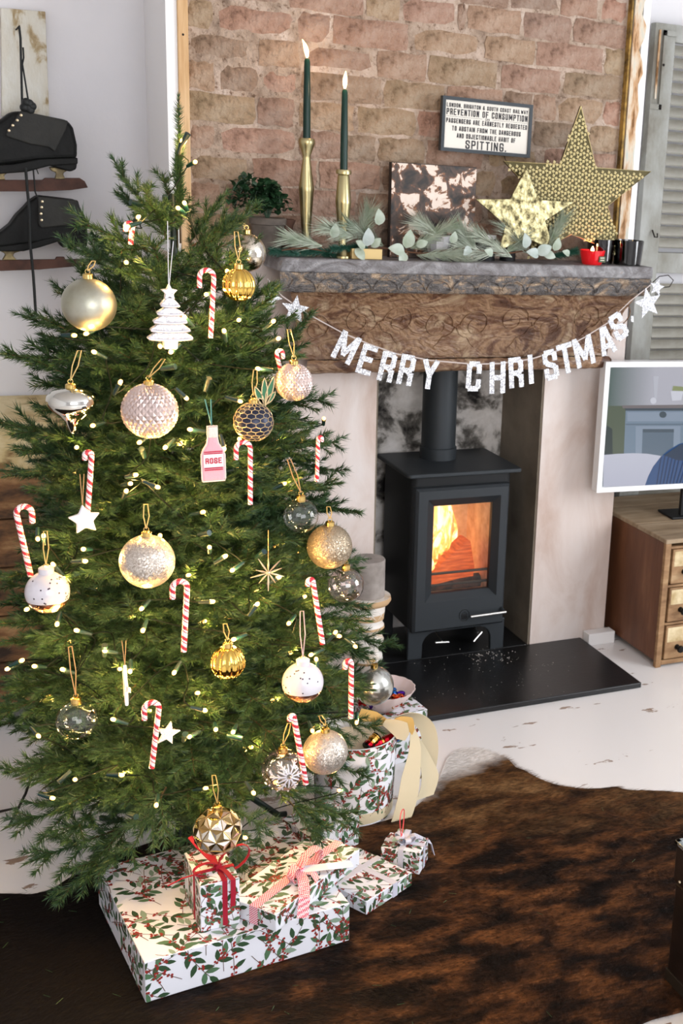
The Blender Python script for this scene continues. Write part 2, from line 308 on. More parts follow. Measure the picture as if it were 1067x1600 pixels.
# brick panel: mortar bed plus every brick
mortar = mat('lime_mortar', (170, 148, 130), .95, ramp=[(.3, (128, 108, 92)), (.45, (170, 150, 132)), (.6, (190, 170, 154)), (.75, (208, 192, 178))], scale=14, detail=10, bump=1., bscale=38, bdist=.02, speck=(60, .34, .47, (156, 136, 120)))
panel = struct(MB().box((BX0, YF+.017, 1.15), (BX1, YB-.05, 2.45)), 'wall_brick_panel', mortar)
brickm = mat('stock_brick', (150, 116, 96), .93, ramp=[(.30, (92, 74, 61)), (.42, (144, 117, 97)), (.52, (172, 142, 121)), (.59, (190, 167, 148)), (.72, (206, 188, 172))], scale=13, detail=14, bump=1., bscale=42, bdist=.02, speck=(24, .30, .46, (164, 148, 136)),
             rand=[(132, 112, 96), (166, 122, 104), (150, 132, 100), (118, 98, 84), (166, 130, 114), (154, 136, 104), (104, 92, 82), (172, 138, 124), (140, 118, 94)], randmix=.6)
rows = [  # pixel y at x=700 of each bed joint (top of the row), perpend pixels
    (-42, [345, 420, 500, 560, 650, 720, 800, 880, 940]), (0, [370, 450, 574, 631, 717, 733, 820, 899]), (43, [337, 468, 520, 644, 759, 841, 948]),
    (88, [403, 474, 592, 671, 784, 882]), (131, [342, 410, 472, 603, 700, 790, 837, 875, 946]), (175, [403, 465, 560, 655, 740, 835, 923]),
    (219, [342, 470, 540, 593, 669, 760, 850, 920]), (262, [395, 500, 600, 690, 742, 780, 860, 930]), (305, [350, 440, 560, 650, 760, 880]), (347, [400, 520, 640, 730, 820, 940]), (389, [700, 860])]
jy = [P(700, r_[0], YF).z for r_ in rows]
def zrow(i): return jy[i]
pitch = (jy[2]-jy[6])/4
def slope_px(i, x):   # pixel y of the middle of row i at pixel column x
    z = jy[i]-pitch/2
    lo, hi = -200., 600.
    for _ in range(30):
        m_ = (lo+hi)/2
        if P(x, m_, YF).z > z: lo = m_
        else: hi = m_
    return lo
rowlist = [(z, None) for z in (jy[0]+pitch*k for k in (4, 3, 2, 1))]+[(jy[i], i) for i in range(len(rows)-1)]
for zt, i in rowlist:
    if i is None: xs = [BX0]+[BX0+.11+.17*k+random.uniform(-.03, .03) for k in range(7)]+[BX1-.002]; zb = zt-pitch
    else: xs = [BX0]+[P(x, slope_px(i, x), YF).x for x in rows[i][1]]+[BX1-.002]; zb = jy[i+1]
    for x0, x1 in zip(xs[:-1], xs[1:]):
        if x1-x0 < .02: continue
        g = .0022+random.uniform(0, .0040); gz = .0012+random.uniform(0, .0036)
        x0_, x1_ = (x0+g if x0 > BX0+.001 else x0+.001), (x1-g if x1 < BX1-.01 else x1-.001)
        c = Vector(((x0_+x1_)/2, YF+.030, (zt+zb)/2)); hx, hz = (x1_-x0_)/2, (zt-zb)/2-gz
        yd = random.uniform(.0145, .0185)
        mb = MB(); vs = []; nx = 5
        # front face as a 6x4 grid with softly worn outline
        gx, gzn = 6, 4; grid = {}
        for a in range(gx):
            for k in range(gzn):
                u_, v_ = a/(gx-1)*2-1, k/(gzn-1)*2-1; edge = max(abs(u_), abs(v_)) > .99
                corner = abs(u_) > .99 and abs(v_) > .99
                jx = random.uniform(-.0045, .0035) if edge else 0; jz = random.uniform(-.0038, .0032) if edge else 0
                if corner: jx -= math.copysign(.0022, u_); jz -= math.copysign(.0016, v_)
                grid[a, k] = len(vs); vs.append((u_*hx+jx, -yd+(.0028 if edge else random.uniform(-.0015, .001)), v_*hz+jz))
        fs = [(grid[a, k], grid[a+1, k], grid[a+1, k+1], grid[a, k+1]) for a in range(gx-1) for k in range(gzn-1)]
        ring = [(a, 0) for a in range(gx)]+[(gx-1, k) for k in range(1, gzn)]+[(a, gzn-1) for a in range(gx-2, -1, -1)]+[(0, k) for k in range(gzn-2, 0, -1)]
        base = len(vs)
        for a, k in ring: q = vs[grid[a, k]]; vs.append((q[0]*1.012, .01, q[2]*1.02))
        nR = len(ring)
        for j in range(nR): fs.append((grid[ring[j]], base+j, base+(j+1) % nR, grid[ring[(j+1) % nR]]))
        mb.add(vs, fs); o = mb.build('brick', brickm, panel, smooth=50); o.location = c
# hearth
slate = mat('honed_black_slate', (22, 22, 24), .32, ramp=[(.3, (16, 16, 17)), (.7, (30, 31, 33))], scale=6, bump=.08, bscale=80)
hearth = thing('hearth', 'polished black slate hearth slab under the stove', 'hearth')
MB().box((.93, 2.788, 0), (1.827, 3.1665, .017)).box((OX0+.007, 3.1665, 0), (OX1-.007, 3.435, .017)).build('slab', slate, hearth, bevel=.003, seg=2)
ash = mat('pale_ash_grit', (226, 220, 210), .9); a = MB()
for i in range(170):
    if i < 70: q = G(random.gauss(768, 22), random.gauss(1024, 7), .0178)
    else: q = G(random.uniform(640, 900), random.uniform(1020, 1095), .0178)
    if not (2.8 < q.y < 3.4 and .98 < q.x < 1.8): continue
    s_ = random.uniform(.0005, .0016) if i < 70 else random.uniform(.0003, .0009)
    a.sphere(s_, q, 5, 3, sc=(1.3, 1, .6))
tag(a.build('ash_specks', ash, hearth), kind='stuff')

# ------------------------------------------------------------------ mantelpiece
def mantel_mat(name, ramp, bump, scale=5, bs=14, rough=.42):
    m = mat(name, (120, 90, 66), rough, ramp=ramp, scale=scale, detail=12, dist=2.2, stretch=(1, 1, 1.6)); nt = m.node_tree; N = nt.nodes; K = nt.links; p = N['Principled BSDF']
    n = N.new('ShaderNodeTexNoise'); n.inputs['Scale'].default_value = bs; n.inputs['Distortion'].default_value = 3.5; n.inputs['Detail'].default_value = 5; K.new(N['Mapping'].outputs[0], n.inputs[0])
    bp = N.new('ShaderNodeBump'); bp.inputs['Strength'].default_value = bump; bp.inputs['Distance'].default_value = .012; K.new(n.outputs[0], bp.inputs['Height']); K.new(bp.outputs[0], p.inputs['Normal']); return m
m_fr = mantel_mat('carved_brown_marble', [(.3, (58, 36, 27)), (.42, (100, 70, 52)), (.49, (150, 120, 92)), (.56, (108, 76, 55)), (.66, (170, 146, 118))], .8, 5, 11, .34)
m_sh = mantel_mat('weathered_grey_shelf', [(.3, (84, 78, 76)), (.5, (122, 120, 122)), (.62, (150, 150, 152)), (.75, (138, 110, 88))], .5, 9, 30, .5)
m_mo = mantel_mat('flaking_moulding', [(.38, (92, 88, 86)), (.50, (126, 122, 120)), (.56, (156, 138, 120)), (.66, (200, 176, 150))], 1., 14, 55, .55)
MT = 1.199; MY = 3.0
mantel = thing('mantelpiece', 'carved brown stone mantelpiece with a flaking grey shelf over the stove', 'mantelpiece')
MB().prism([(.812, MT-.034), (1.886, MT-.034), (1.886, MT), (.822, MT)], MY, YF).build('shelf', m_sh, mantel, bevel=.006, seg=3)
prof = [(MY+.004, -.034), (MY+.002, -.042), (MY+.006, -.05), (MY+.003, -.06), (MY+.004, -.07), (MY+.012, -.078), (MY+.018, -.084)]
def sweep(prof, x0, x1, m, name, par, inset=None, nx=60, wob=0.):
    mb = MB(); vs = []; n = len(prof)
    for i in range(nx+1):
        for (y, z) in prof:
            ins = (y-MY)*.55 if inset is None else inset
            a_, b_ = x0+ins, x1-ins; vs.append((a_+(b_-a_)*i/nx, y+random.uniform(-wob, wob), MT+z+random.uniform(-wob, wob)))
    fs = [(i*n+k, i*n+k+1, (i+1)*n+k+1, (i+1)*n+k) for i in range(nx) for k in range(n-1)]
    fs.append(tuple(range(n))); fs.append(tuple(nx*n+k for k in range(n))[::-1])
    # close at the back
    mb.add(vs, fs); mb.f = [f[::-1] for f in mb.f]; return mb.build(name, m, par, smooth=60)
pf = prof+[(YF, -.084), (YF, -.034)]
sweep(pf, .812, 1.884, m_mo, 'moulding', mantel, wob=.0008)
# scalloped carving under the shelf
mb = MB()
for i in range(14):
    cx_ = .87+i*.0725
    mb.tube([(cx_+.034*math.cos(a_), MY+.0025, MT-.077+.03*math.sin(a_)) for a_ in np.linspace(0.1, PI-.1, 12)], .0022, 6)
mb.build('scallop_carving', m_mo, mantel, smooth=60)
cove = [(MY+.022, -.084)]
for i in range(13): t = i/12; cove.append((MY+.03+.075*(1-(1-t)**2.), -.086-.182*t))
cove += [(YF, -.268), (YF, -.084)]
sweep(cove, .83, 1.872, m_fr, 'frieze', mantel, nx=80, wob=.0012)
lip = [(MY+.09, -.268), (MY+.083, -.274), (MY+.08, -.285), (MY+.084, -.297), (MY+.093, -.303), (YF, -.303), (YF, -.268)]
sweep(lip, .86, 1.862, m_fr, 'lip', mantel, wob=.0012)
# relief scrolls on the frieze
def cy_(z): t = min(1, max(0, (-.086-z)/.182)); return MY+.03+.075*(1-(1-t)**2.)-.001
for i in range(9):
    mb = MB(); cx_, cz_ = .93+i*.112, -.165+random.uniform(-.02, .02); dr = 1 if i % 2 else -1; pts = []
    for k in range(40):
        a_ = k*.26; rr = .045*(1-k/44); x = cx_+dr*rr*math.cos(a_); z = cz_+rr*math.sin(a_); pts.append((x, cy_(z), MT+z))
    mb.tube(pts, [.0022*(1-k/60) for k in range(40)], 6)
    mb.tube([(cx_+dr*(.045+.012*k), cy_(cz_-.01*k+.006*math.sin(k*2)), MT+cz_-.01*k+.006*math.sin(k*2)) for k in range(7)], [.0028, .0026, .0024, .002, .0018, .0014, .001], 6)
    mb.build('carved_scroll', m_fr, mantel, smooth=60)

# ------------------------------------------------------------------ stove
iron = mat('charcoal_stove_enamel', (47, 52, 56), .5, metal=.25, bump=.06, bscale=400, bdist=.001)
ironb = mat('black_stove_enamel', (24, 26, 28), .55, metal=.2, bump=.05, bscale=400, bdist=.001)
chrome = mat('brushed_chrome', (226, 226, 222), .22, 1.)
stove = thing('wood_stove', 'charcoal cast-iron wood burning stove with a lit fire in the fireplace', 'stove', (1.395, 3.165, .017))
sx = 1.395; X0, X1 = 1.239-sx, 1.555-sx; FY = 0.; SD = .245
def S(x, y, Y=3.165): p = P(x, y, Y); return (p.x-sx, p.z-.017)
plz = P(634.5, 743, 3.14).z-.017
def rrect(x0, x1, y0, y1, r_, n=5):
    o = []
    for cx_, cy2, a0 in ((x1-r_, y1-r_, 0), (x0+r_, y1-r_, PI/2), (x0+r_, y0+r_, PI), (x1-r_, y0+r_, 1.5*PI)):
        for k in range(n+1): a_ = a0+PI/2*k/n; o.append((cx_+r_*math.cos(a_), cy2+r_*math.sin(a_)))
    return o
def zprism(mb, pts, z0, z1, mi=0):
    n = len(pts); mb.add([(p[0], p[1], z0) for p in pts]+[(p[0], p[1], z1) for p in pts], [tuple(range(n-1, -1, -1)), tuple(range(n, 2*n))]+[(i, (i+1) % n, (i+1) % n+n, i+n) for i in range(n)], mi); return mb
# body shell as a ring with a fire chamber behind the door window
fx0, fx1 = S(676, 790)[0]-.02, S(767, 785)[0]+.02; fz0, fz1 = S(672, 927)[1]-.03, S(676, 790)[1]+.02
mb = MB(); rr = .022
o_ = rrect(X0, X1, FY, FY+SD, rr)
zprism(mb, o_, .1, fz0); zprism(mb, o_, fz1, plz-.012)
side = [(x, y) for x, y in rrect(X0, X1, FY, FY+SD, rr)]
def clipx(pts, lo, hi): return [(min(max(x, lo), hi), y) for x, y in pts]
zprism(mb, rrect(X0, fx0, FY, FY+SD, rr), fz0, fz1); zprism(mb, rrect(fx1, X1, FY, FY+SD, min(rr, (X1-fx1)/2-.001)), fz0, fz1)
mb.box((fx0, FY+SD-.02, fz0), (fx1, FY+SD, fz1))
mb.build('body', ironb, stove, smooth=40)
top = MB(); zprism(top, rrect(X0-.022, X1+.02, FY-.026, FY+SD+.005, .012), plz-.012, plz); top.build('top_plate', iron, stove, smooth=40, bevel=.003)
# legs with the arched apron
def apron(x0, x1, y0, y1):
    pts = [(x0, .1), (x0, 0), (x0+.045, 0), (x0+.045, .035)]
    for k in range(7): a_ = PI-PI/2*k/6; pts.append((x0+.045+.04+.04*math.cos(a_), .035+.045*math.sin(a_)))
    for k in range(7): a_ = PI/2-PI/2*k/6; pts.append((x1-.045-.04+.04*math.cos(a_), .035+.045*math.sin(a_)))
    pts += [(x1-.045, .035), (x1-.045, 0), (x1, 0), (x1, .1)]; return pts
MB().prism(apron(X0+.001, X1-.001, 0, 0), FY, FY+.014).build('front_apron', iron, stove, bevel=.003)
for x in (X0+.002, X1-.03):
    MB().box((x, FY+SD-.04, 0), (x+.028, FY+SD-.005, .1)).build('leg', ironb, stove, bevel=.003)
# door
dx0, dx1, dz0, dz1 = S(651, 762, 3.14)[0], S(799, 752, 3.14)[0]-.004, S(648, 990, 3.14)[1], S(651, 762, 3.14)[1]-.006
ox0, ox1, oz0, oz1 = S(668, 781, 3.14)[0], S(782, 772, 3.14)[0], S(666, 942, 3.14)[1], S(668, 781, 3.14)[1]
ix0, ix1, iz0, iz1 = S(676.5, 790)[0], S(767.5, 785)[0], S(672, 927)[1], S(676.5, 790)[1]
def frame(mb, o, yo, i, yi, mi=0):
    A = [(o[0], yo, o[2]), (o[1], yo, o[2]), (o[1], yo, o[3]), (o[0], yo, o[3])]; B = [(i[0], yi, i[2]), (i[1], yi, i[2]), (i[1], yi, i[3]), (i[0], yi, i[3])]
    return mb.add(A+B, [(k, (k+1) % 4, (k+1) % 4+4, k+4) for k in range(4)], mi)
D = MB(); o1 = (dx0, dx1, dz0, dz1); o2 = (dx0+.007, dx1-.007, dz0+.007, dz1-.007)
frame(D, o1, FY, o1, FY-.022); frame(D, o1, FY-.022, o2, FY-.03); frame(D, o2, FY-.03, (ox0, ox1, oz0, oz1), FY-.03); frame(D, (ox0, ox1, oz0, oz1), FY-.03, (ix0, ix1, iz0, iz1), FY-.008); frame(D, (ix0, ix1, iz0, iz1), FY-.008, (ix0, ix1, iz0, iz1), FY+.006)
door = D.build('door', iron, stove)
MB().box((ix0-.004, FY-.002, iz0-.004), (ix1+.004, FY+.001, iz1+.004)).build('glass_pane', thin_glass('stove_glass', (255, 250, 244), .5), door)
hz = S(734, 963, 3.12); hx1 = S(789, 958, 3.12)
H = MB().tube([(hz[0], FY-.05, hz[1]), (hx1[0], FY-.05, hz[1]+.002)], .0045, 10); H.build('handle', chrome, door, smooth=40)
MB().tube([(hx1[0]-.006, FY-.05, hz[1]+.001), (hx1[0]-.006, FY-.028, hz[1]+.008)], .006, 8).build('handle_stem', iron, door, smooth=40)
ec = S(719, 956); E_ = MB(); oct_ = [(ec[0]+.017*math.cos(PI/8+k*PI/4), ec[1]+.019*math.sin(PI/8+k*PI/4)) for k in range(8)]
E_.tube([(p[0], FY-.031, p[1]) for p in oct_]+[(oct_[0][0], FY-.031, oct_[0][1])], .0008, 5)
E_.box((ec[0]-.009, FY-.032, ec[1]-.012), (ec[0]+.009, FY-.03, ec[1]+.003)); E_.tube([(ec[0]-.009, FY-.031, ec[1]+.004), (ec[0], FY-.031, ec[1]+.012), (ec[0]+.009, FY-.031, ec[1]+.004)], .0008, 5)
for k in range(3): E_.box((ec[0]-.006+.0045*k, FY-.033, ec[1]-.008), (ec[0]-.003+.0045*k, FY-.032, ec[1]-.002))
E_.build('emblem', ironb, door)
for (a_, b_) in (((681, 1005), (702, 1004)), ((741, 1003), (754, 988))):
    p0, p1 = S(*a_, 3.14), S(*b_, 3.14); MB().tube([(p0[0], FY-.02, p0[1]), (p1[0], FY-.02, p1[1])], .0035, 8).tube([(((p0[0]+p1[0])/2), FY-.02, max(p0[1], p1[1])), ((p0[0]+p1[0])/2, FY+.03, max(p0[1], p1[1])+.012)], .003, 6).build('air_lever', chrome, stove, smooth=40)
# pipe
pc = P(684, 712, 3.33); px_ = pc.x-sx; pr_ = .0515
MB().lathe([(pr_+.004, 0), (pr_+.004, .034), (pr_, .036), (pr_, .50)], 40, Matrix.Translation((px_, .165, plz))).build('flue_pipe', iron, stove, smooth=40)
# fire
firebrick = mat('glowing_firebrick', (226, 196, 160), .9, ramp=[(.3, (200, 160, 120)), (.7, (240, 214, 180))], scale=30)
fb = MB(); yb = FY+SD-.05
fb.box((fx0, yb, fz0), (fx1, yb+.02, fz1)).box((fx0, FY+.01, fz0), (fx0+.008, yb, fz1)).box((fx1-.008, FY+.01, fz0), (fx1, yb, fz1)).box((fx0, FY+.01, fz0), (fx1, yb, fz0+.01))
fb.build('fire_bricks', firebrick, stove)
def fire_mat():
    m = bpy.data.materials.new('flame'); m.use_nodes = True; nt = m.node_tree; N = nt.nodes; K = nt.links; N.clear()
    o = N.new('ShaderNodeOutputMaterial'); tc = N.new('ShaderNodeTexCoord'); n = N.new('ShaderNodeTexNoise'); n.inputs['Scale'].default_value = 26; n.inputs['Detail'].default_value = 3; n.inputs['Distortion'].default_value = 1.5
    mp = N.new('ShaderNodeMapping'); mp.inputs['Scale'].default_value = (1, 1, .55); K.new(tc.outputs['Object'], mp.inputs[0]); K.new(mp.outputs[0], n.inputs[0])
    cr = N.new('ShaderNodeValToRGB'); e = cr.color_ramp.elements; e[0].position = .36; e[0].color = (1, .20, .02, 1); e[1].position = .62; e[1].color = (1, .86, .55, 1); x = e.new(.48); x.color = (1, .48, .10, 1)
    em = N.new('ShaderNodeEmission'); em.inputs[1].default_value = 1.9; t = N.new('ShaderNodeBsdfTransparent'); mx = N.new('ShaderNodeMixShader')
    ar = N.new('ShaderNodeMapRange'); ar.inputs[1].default_value = .34; ar.inputs[2].default_value = .5
    K.new(n.outputs[0], cr.inputs[0]); K.new(cr.outputs[0], em.inputs[0]); K.new(n.outputs[0], ar.inputs[0]); K.new(ar.outputs[0], mx.inputs[0]); K.new(t.outputs[0], mx.inputs[1]); K.new(em.outputs[0], mx.inputs[2]); K.new(mx.outputs[0], o.inputs[0]); return m
flame_m = fire_mat()
def tongue(mb, x, y, z, h, w, lean, wig=1.):
    pts = []; rs = []
    for k in range(11):
        t = k/10; pts.append((x+lean*t*t+wig*.006*math.sin(t*7+x*90), y+.004*math.sin(t*5+x*50), z+h*t)); rs.append(max(.0008, w*(math.sin(PI*min(1, t*.9+.18)))**.9*(1-t*.35)))
    mb.tube(pts, rs, 10)
fl = MB()
for (x, y, h, w, le) in ((-.075, .10, .2, .016, .02), (-.06, .13, .25, .02, .015), (-.045, .09, .17, .016, .03), (-.03, .12, .26, .022, .012), (-.012, .10, .22, .02, .01), (.004, .12, .24, .016, -.012), (.022, .13, .26, .018, -.02), (-.005, .11, .31, .022, .0), (-.04, .12, .32, .024, .0), (.04, .14, .2, .01, -.01), (-.08, .12, .3, .018, .01), (-.068, .07, .12, .012, .01), (.03, .08, .08, .007, .0)):
    tongue(fl, x+.0, FY+y, fz0+.06, h, w, le)
tag(fl.build('flames', flame_m, stove, smooth=60), 'bright orange and white flames')
wlog = mat('burning_log', (120, 66, 34), .9, ramp=[(.3, (64, 30, 16)), (.5, (150, 84, 44)), (.7, (206, 132, 78))], scale=18, stretch=(1, 1, 8), bump=.5, emit=(255, 96, 24), estr=.4)
char = mat('charred_log', (30, 22, 20), .95, ramp=[(.4, (20, 15, 14)), (.6, (90, 60, 50))], scale=40, bump=1)
lg = MB()
A, B2, C2, D2 = S(674, 905, 3.2), S(733, 846, 3.2), S(745, 888, 3.2), S(690, 925, 3.2)
lg.prism([(A[0]-.01, A[1]-.03), (A[0]-.01, A[1]), B2, (B2[0]+.012, B2[1]-.004), (C2[0], C2[1]), (C2[0]-.006, fz0+.02)], FY+.05, FY+.11)
lg.build('split_log', wlog, stove, bevel=.004)
lg = MB(); lg.tube([(fx0+.01, FY+.07, fz0+.03), (fx1-.02, FY+.06, fz0+.034)], [.02, .022], 7); lg.build('charred_log', char, stove)
for zz in (S(700, 897, 3.165)[1], S(700, 915, 3.165)[1]):
    MB().tube([(fx0+.008, FY+.014, zz), (fx1-.008, FY+.014, zz-.001)], .004, 6).build('log_bar', ironb, stove)
def point(name, loc, power, col, r_=.004, parent=None):
    l = bpy.data.lights.new(name, 'POINT'); l.energy = power; l.color = col; l.shadow_soft_size = r_
    o = bpy.data.objects.new(name, l); COL.objects.link(o); o.location = loc; o.parent = parent; return o
point('fire_glow', (-.01, FY+.12, fz0+.13), 2.1, (1, .42, .13), .02, stove)
# ------------------------------------------------------------------ things on the mantel shelf
brass = mat('satin_brass', (178, 168, 126), .3, 1., bump=.05, bscale=120)
greenwax = mat('dark_green_wax', (8, 44, 36), .3, spec=.35)
flamew = mat('candle_flame', (255, 220, 160), .5, emit=(255, 206, 140), estr=9)
wick = mat('wick', (30, 24, 20), .9)
def candlestick(label, base, Y, topy, prof_, cpx):
    p = P(base[0], base[1], Y); p.z = MT; s_ = mpp(p); h = P(base[0], topy, Y).z-MT
    o = thing('candlestick', label, 'candlestick', p, 0, 'brass candlesticks on the mantel')
    MB().lathe([(r_*s_/1.0, z*h) for r_, z in prof_], 32).build('stem', brass, o, smooth=35)
    return p, s_, h
def candle(p, s_, h, ytop, xtop, label, Y):
    q = P(xtop, ytop, Y); c = thing('taper_candle', label, 'candle', (p.x, p.y, MT+h-.012), 0, 'dark green taper candles'); hh = q.z-(MT+h-.012)
    MB().lathe([(5.8*s_, 0), (5.6*s_, hh*.4), (4.4*s_, hh*.97), (3.2*s_, hh)], 20).build('wax', greenwax, c, smooth=40)
    MB().tube([(0, 0, hh-.002), (0.001, 0, hh+.006)], .0008, 6).build('wick', wick, c)
    k = 25*s_; ln = -.3 if xtop < 500 else .05; f = MB(); f.tube([(ln*k*(t**2), 0, hh+.003+k*t) for t in np.linspace(0, 1, 10)], [max(.0004, 3.4*s_*math.sin(PI*min(1, (t*.86+.14)))) for t in np.linspace(0, 1, 10)], 10); f.build('flame', flamew, c, smooth=60)
    point('flame_glow', (0, -.004, hh+.016), .55, (1, .62, .32), .006, c)
tall = [(19, 0), (19, .012), (16, .02), (9, .05), (6.8, .09), (6.6, .12), (6.6, .16), (11.5, .55), (12, .57), (11.6, .59), (6, .83), (6, .85), (11.6, .94), (12.6, .96), (12.6, .985), (11, 1.), (0, 1.)]
short = [(13.5, 0), (13.5, .025), (12, .035), (6.3, .15), (6.6, .18), (6.2, .2), (6.8, .23), (11.8, .62), (12.2, .64), (11.8, .66), (9, .93), (8, .945), (11.6, .95), (12, .975), (11, 1.), (0, 1.)]
p, s_, h = candlestick('taller brass candlestick on the mantel, its base hidden in greenery', (478, 401), 3.11, 216, tall, 0)
candle(p, s_, h, 92, 479.5, 'taller dark green taper candle in the taller brass candlestick', 3.11)
p, s_, h = candlestick('shorter brass candlestick at the front edge of the mantel', (535, 405), 3.045, 265, short, 0)
candle(p, s_, h, 140, 535.5, 'lower dark green taper candle in the shorter brass candlestick', 3.045)
# potted ivy
pot = P(425, 385, 3.11); po = thing('potted_ivy', 'trailing dark green ivy in a grey clay pot on the mantel left end', 'potted plant', (pot.x-.012, 3.105, MT))
clay = mat('grey_clay', (92, 86, 80), .85, ramp=[(.3, (66, 60, 56)), (.7, (120, 110, 100))], scale=12, bump=.3)
MB().lathe([(.028, 0), (.030, .004), (.041, .072), (.045, .074), (.046, .088), (.042, .09), (.038, .088), (.036, .076), (0, .074)], 28).build('pot', clay, po, smooth=40)
ivy = mat('ivy_leaf_green', (30, 60, 36), .5, rand=[(24, 48, 30), (40, 74, 44), (30, 60, 34)], randmix=.6, ramp=[(.3, (24, 48, 28)), (.7, (48, 84, 50))], scale=20)
def leaf_mesh(name, l, w, m, curl=.15, n=5):
    mb = MB(); vs = []; 
    for i in range(n+1):
        t = i/n; ww = w*math.sin(PI*(t**.8))**.8 if 0 < t < 1 else 0; zc = curl*l*math.sin(PI*t)-curl*.5*l*t
        vs += [(l*t, -ww, zc+ww*.25), (l*t, 0, zc), (l*t, ww, zc+ww*.25)]
    fs = []
    for i in range(n):
        a_ = i*3; fs += [(a_, a_+3, a_+4, a_+1), (a_+1, a_+4, a_+5, a_+2)]
    nv = len(vs); vs2 = [(x, y, z-.0005) for x, y, z in vs]; mb.add(vs+vs2, fs+[tuple(k+nv for k in f)[::-1] for f in fs]); me = bpy.data.meshes.new(name); me.from_pydata(mb.v, [], mb.f); me.materials.append(m); me.polygons.foreach_set('use_smooth', [True]*len(mb.f)); return me
ivl = leaf_mesh('ivy_leaf', .021, .008, ivy)
stm = MB()
for k in range(30):
    a_ = random.uniform(0, 2*PI) if k > 8 else random.uniform(PI*.75, PI*1.1); hgt = random.uniform(.05, .10) if k > 8 else random.uniform(.06, .12); ext = random.uniform(.02, .06) if k > 8 else random.uniform(.05, .10)
    pts = [Vector((math.cos(a_)*ext*t, math.sin(a_)*ext*t*.5, .08+hgt*math.sin(PI*min(1, t*.75))-.02*t*t)) for t in np.linspace(0, 1, 9)]
    stm.tube(pts, .0008, 5)
    for q in pts[2:]:
        for sgn in (-1, 1):
            d = Vector((random.uniform(-1, 1), random.uniform(-1, .6), random.uniform(-.3, .9)))
            inst('leaf', ivl, po, Matrix.Translation(q) @ aim(d) @ Matrix.Scale(random.uniform(.7, 1.25), 4))
stm.build('stems', ivy, po)
# small dark pot behind
o = thing('clay_pot', 'slim brown clay pot beside the ivy, behind the tall candlestick', 'pot', (P(447, 370, 3.13).x, 3.13, MT)); MB().lathe([(.012, 0), (.018, .07), (.024, .085), (.021, .086), (.015, .07), (0, .06)], 20).build('pot', mat('brown_clay', (88, 62, 50), .85, bump=.2), o, smooth=40)
# block and framed marbled panel
yb_ = mat('yellowed_wood', (212, 186, 128), .6)
p = P(571, 406, 3.02); tag(MB().box((P(548, 400, 3.03).x, 3.02, MT+.0005), (P(595, 400, 3.03).x, 3.05, MT+.026)).build('wood_block', yb_, bevel=.001), 'small pale yellow wooden block at the shelf edge, right of the shorter candlestick', 'block')
def marb():
    m = mat('marbled_paint', (90, 70, 60), .3, ramp=[(.30, (34, 42, 46)), (.40, (56, 50, 46)), (.51, (86, 70, 62)), (.55, (140, 92, 56)), (.565, (222, 206, 192)), (.8, (232, 222, 212))], scale=26, detail=5, dist=.6); return m
p0, p1 = P(598, 392, 3.15), P(728, 392, 3.15); zt = P(598, 252, 3.15).z
o = thing('marbled_panel', 'square brown and cream marbled art panel leaning on the bricks', 'picture')
MB().box((p0.x, 3.1, MT), (p1.x, 3.118, zt), X=None).build('board', mat('panel_edge', (34, 28, 26), .6), o, bevel=.001)
MB().box((p0.x+.0015, 3.098, MT+.002), (p1.x-.0015, 3.1, zt-.0015)).build('painted_face', marb(), o)
# sign
s0, s1, s2 = P(690, 150, 3.14), P(831, 158, 3.14), P(686, 236, 3.14)
o = thing('framed_sign', 'small framed railway notice about spitting hung on the brick wall', 'sign', ((s0.x+s1.x)/2, 3.132, (s0.z+s2.z)/2)); o.rotation_euler = (0, .012, 0)
sw, sh = (s1.x-s0.x)/2, (s0.z-s2.z)/2
fr = MB(); fr_m = mat('dark_slate_frame', (46, 54, 60), .5)
for a_, b_ in (((-sw, sh-.009), (sw, sh)), ((-sw, -sh), (sw, -sh+.009)), ((-sw, -sh+.009), (-sw+.009, sh-.009)), ((sw-.009, -sh+.009), (sw, sh-.009))): fr.box((a_[0], 0, a_[1]), (b_[0], .016, b_[1]))
fr.build('frame', fr_m, o); MB().box((-sw+.008, .004, -sh+.008), (sw-.008, .014, sh-.008)).build('card', mat('cream_card', (226, 222, 212), .6), o)
ink = mat('black_ink', (46, 46, 50), .7)
W_ = 2*sw-.024; H_ = 2*sh-.024
lines = [('LONDON. BRIGHTON & SOUTH COAST RAILWAY', .09, .99, .42), ('PREVENTION OF CONSUMPTION', .14, .99, .275), ('PASSENGERS ARE EARNESTLY REQUESTED', .105, .99, .08), ('TO ABSTAIN FROM THE DANGEROUS', .105, .84, -.085), ('AND OBJECTIONABLE HABIT OF', .105, .72, -.24), ('SPITTING.', .19, .50, -.42)]
for s_t, hh_, wf, zc in lines:
    lettering(s_t, W_*wf, H_*hh_, max(.00042, H_*hh_*.075), .0032, .0042, H_*zc, .42).build('lettering', ink, o)
for zc, wf in ((.17, .98),): MB().box((-W_*.5, .0034, H_*zc), (-W_*.06, .0039, H_*zc+.0006)).box((W_*.06, .0034, H_*zc), (W_*.5, .0039, H_*zc+.0006)).build('rule_line', ink, o)
lettering('OR', W_*.05, H_*.045, .0003, .0032, .0042, H_*.17).build('lettering', ink, o)
MB().tube([(sw*.45, .012, -sh), (sw*.5, .014, -sh-.012), (sw*.53, .012, -sh-.014), (sw*.53, .013, -sh-.024)], .0012, 5).build('loose_cord', wick, o)
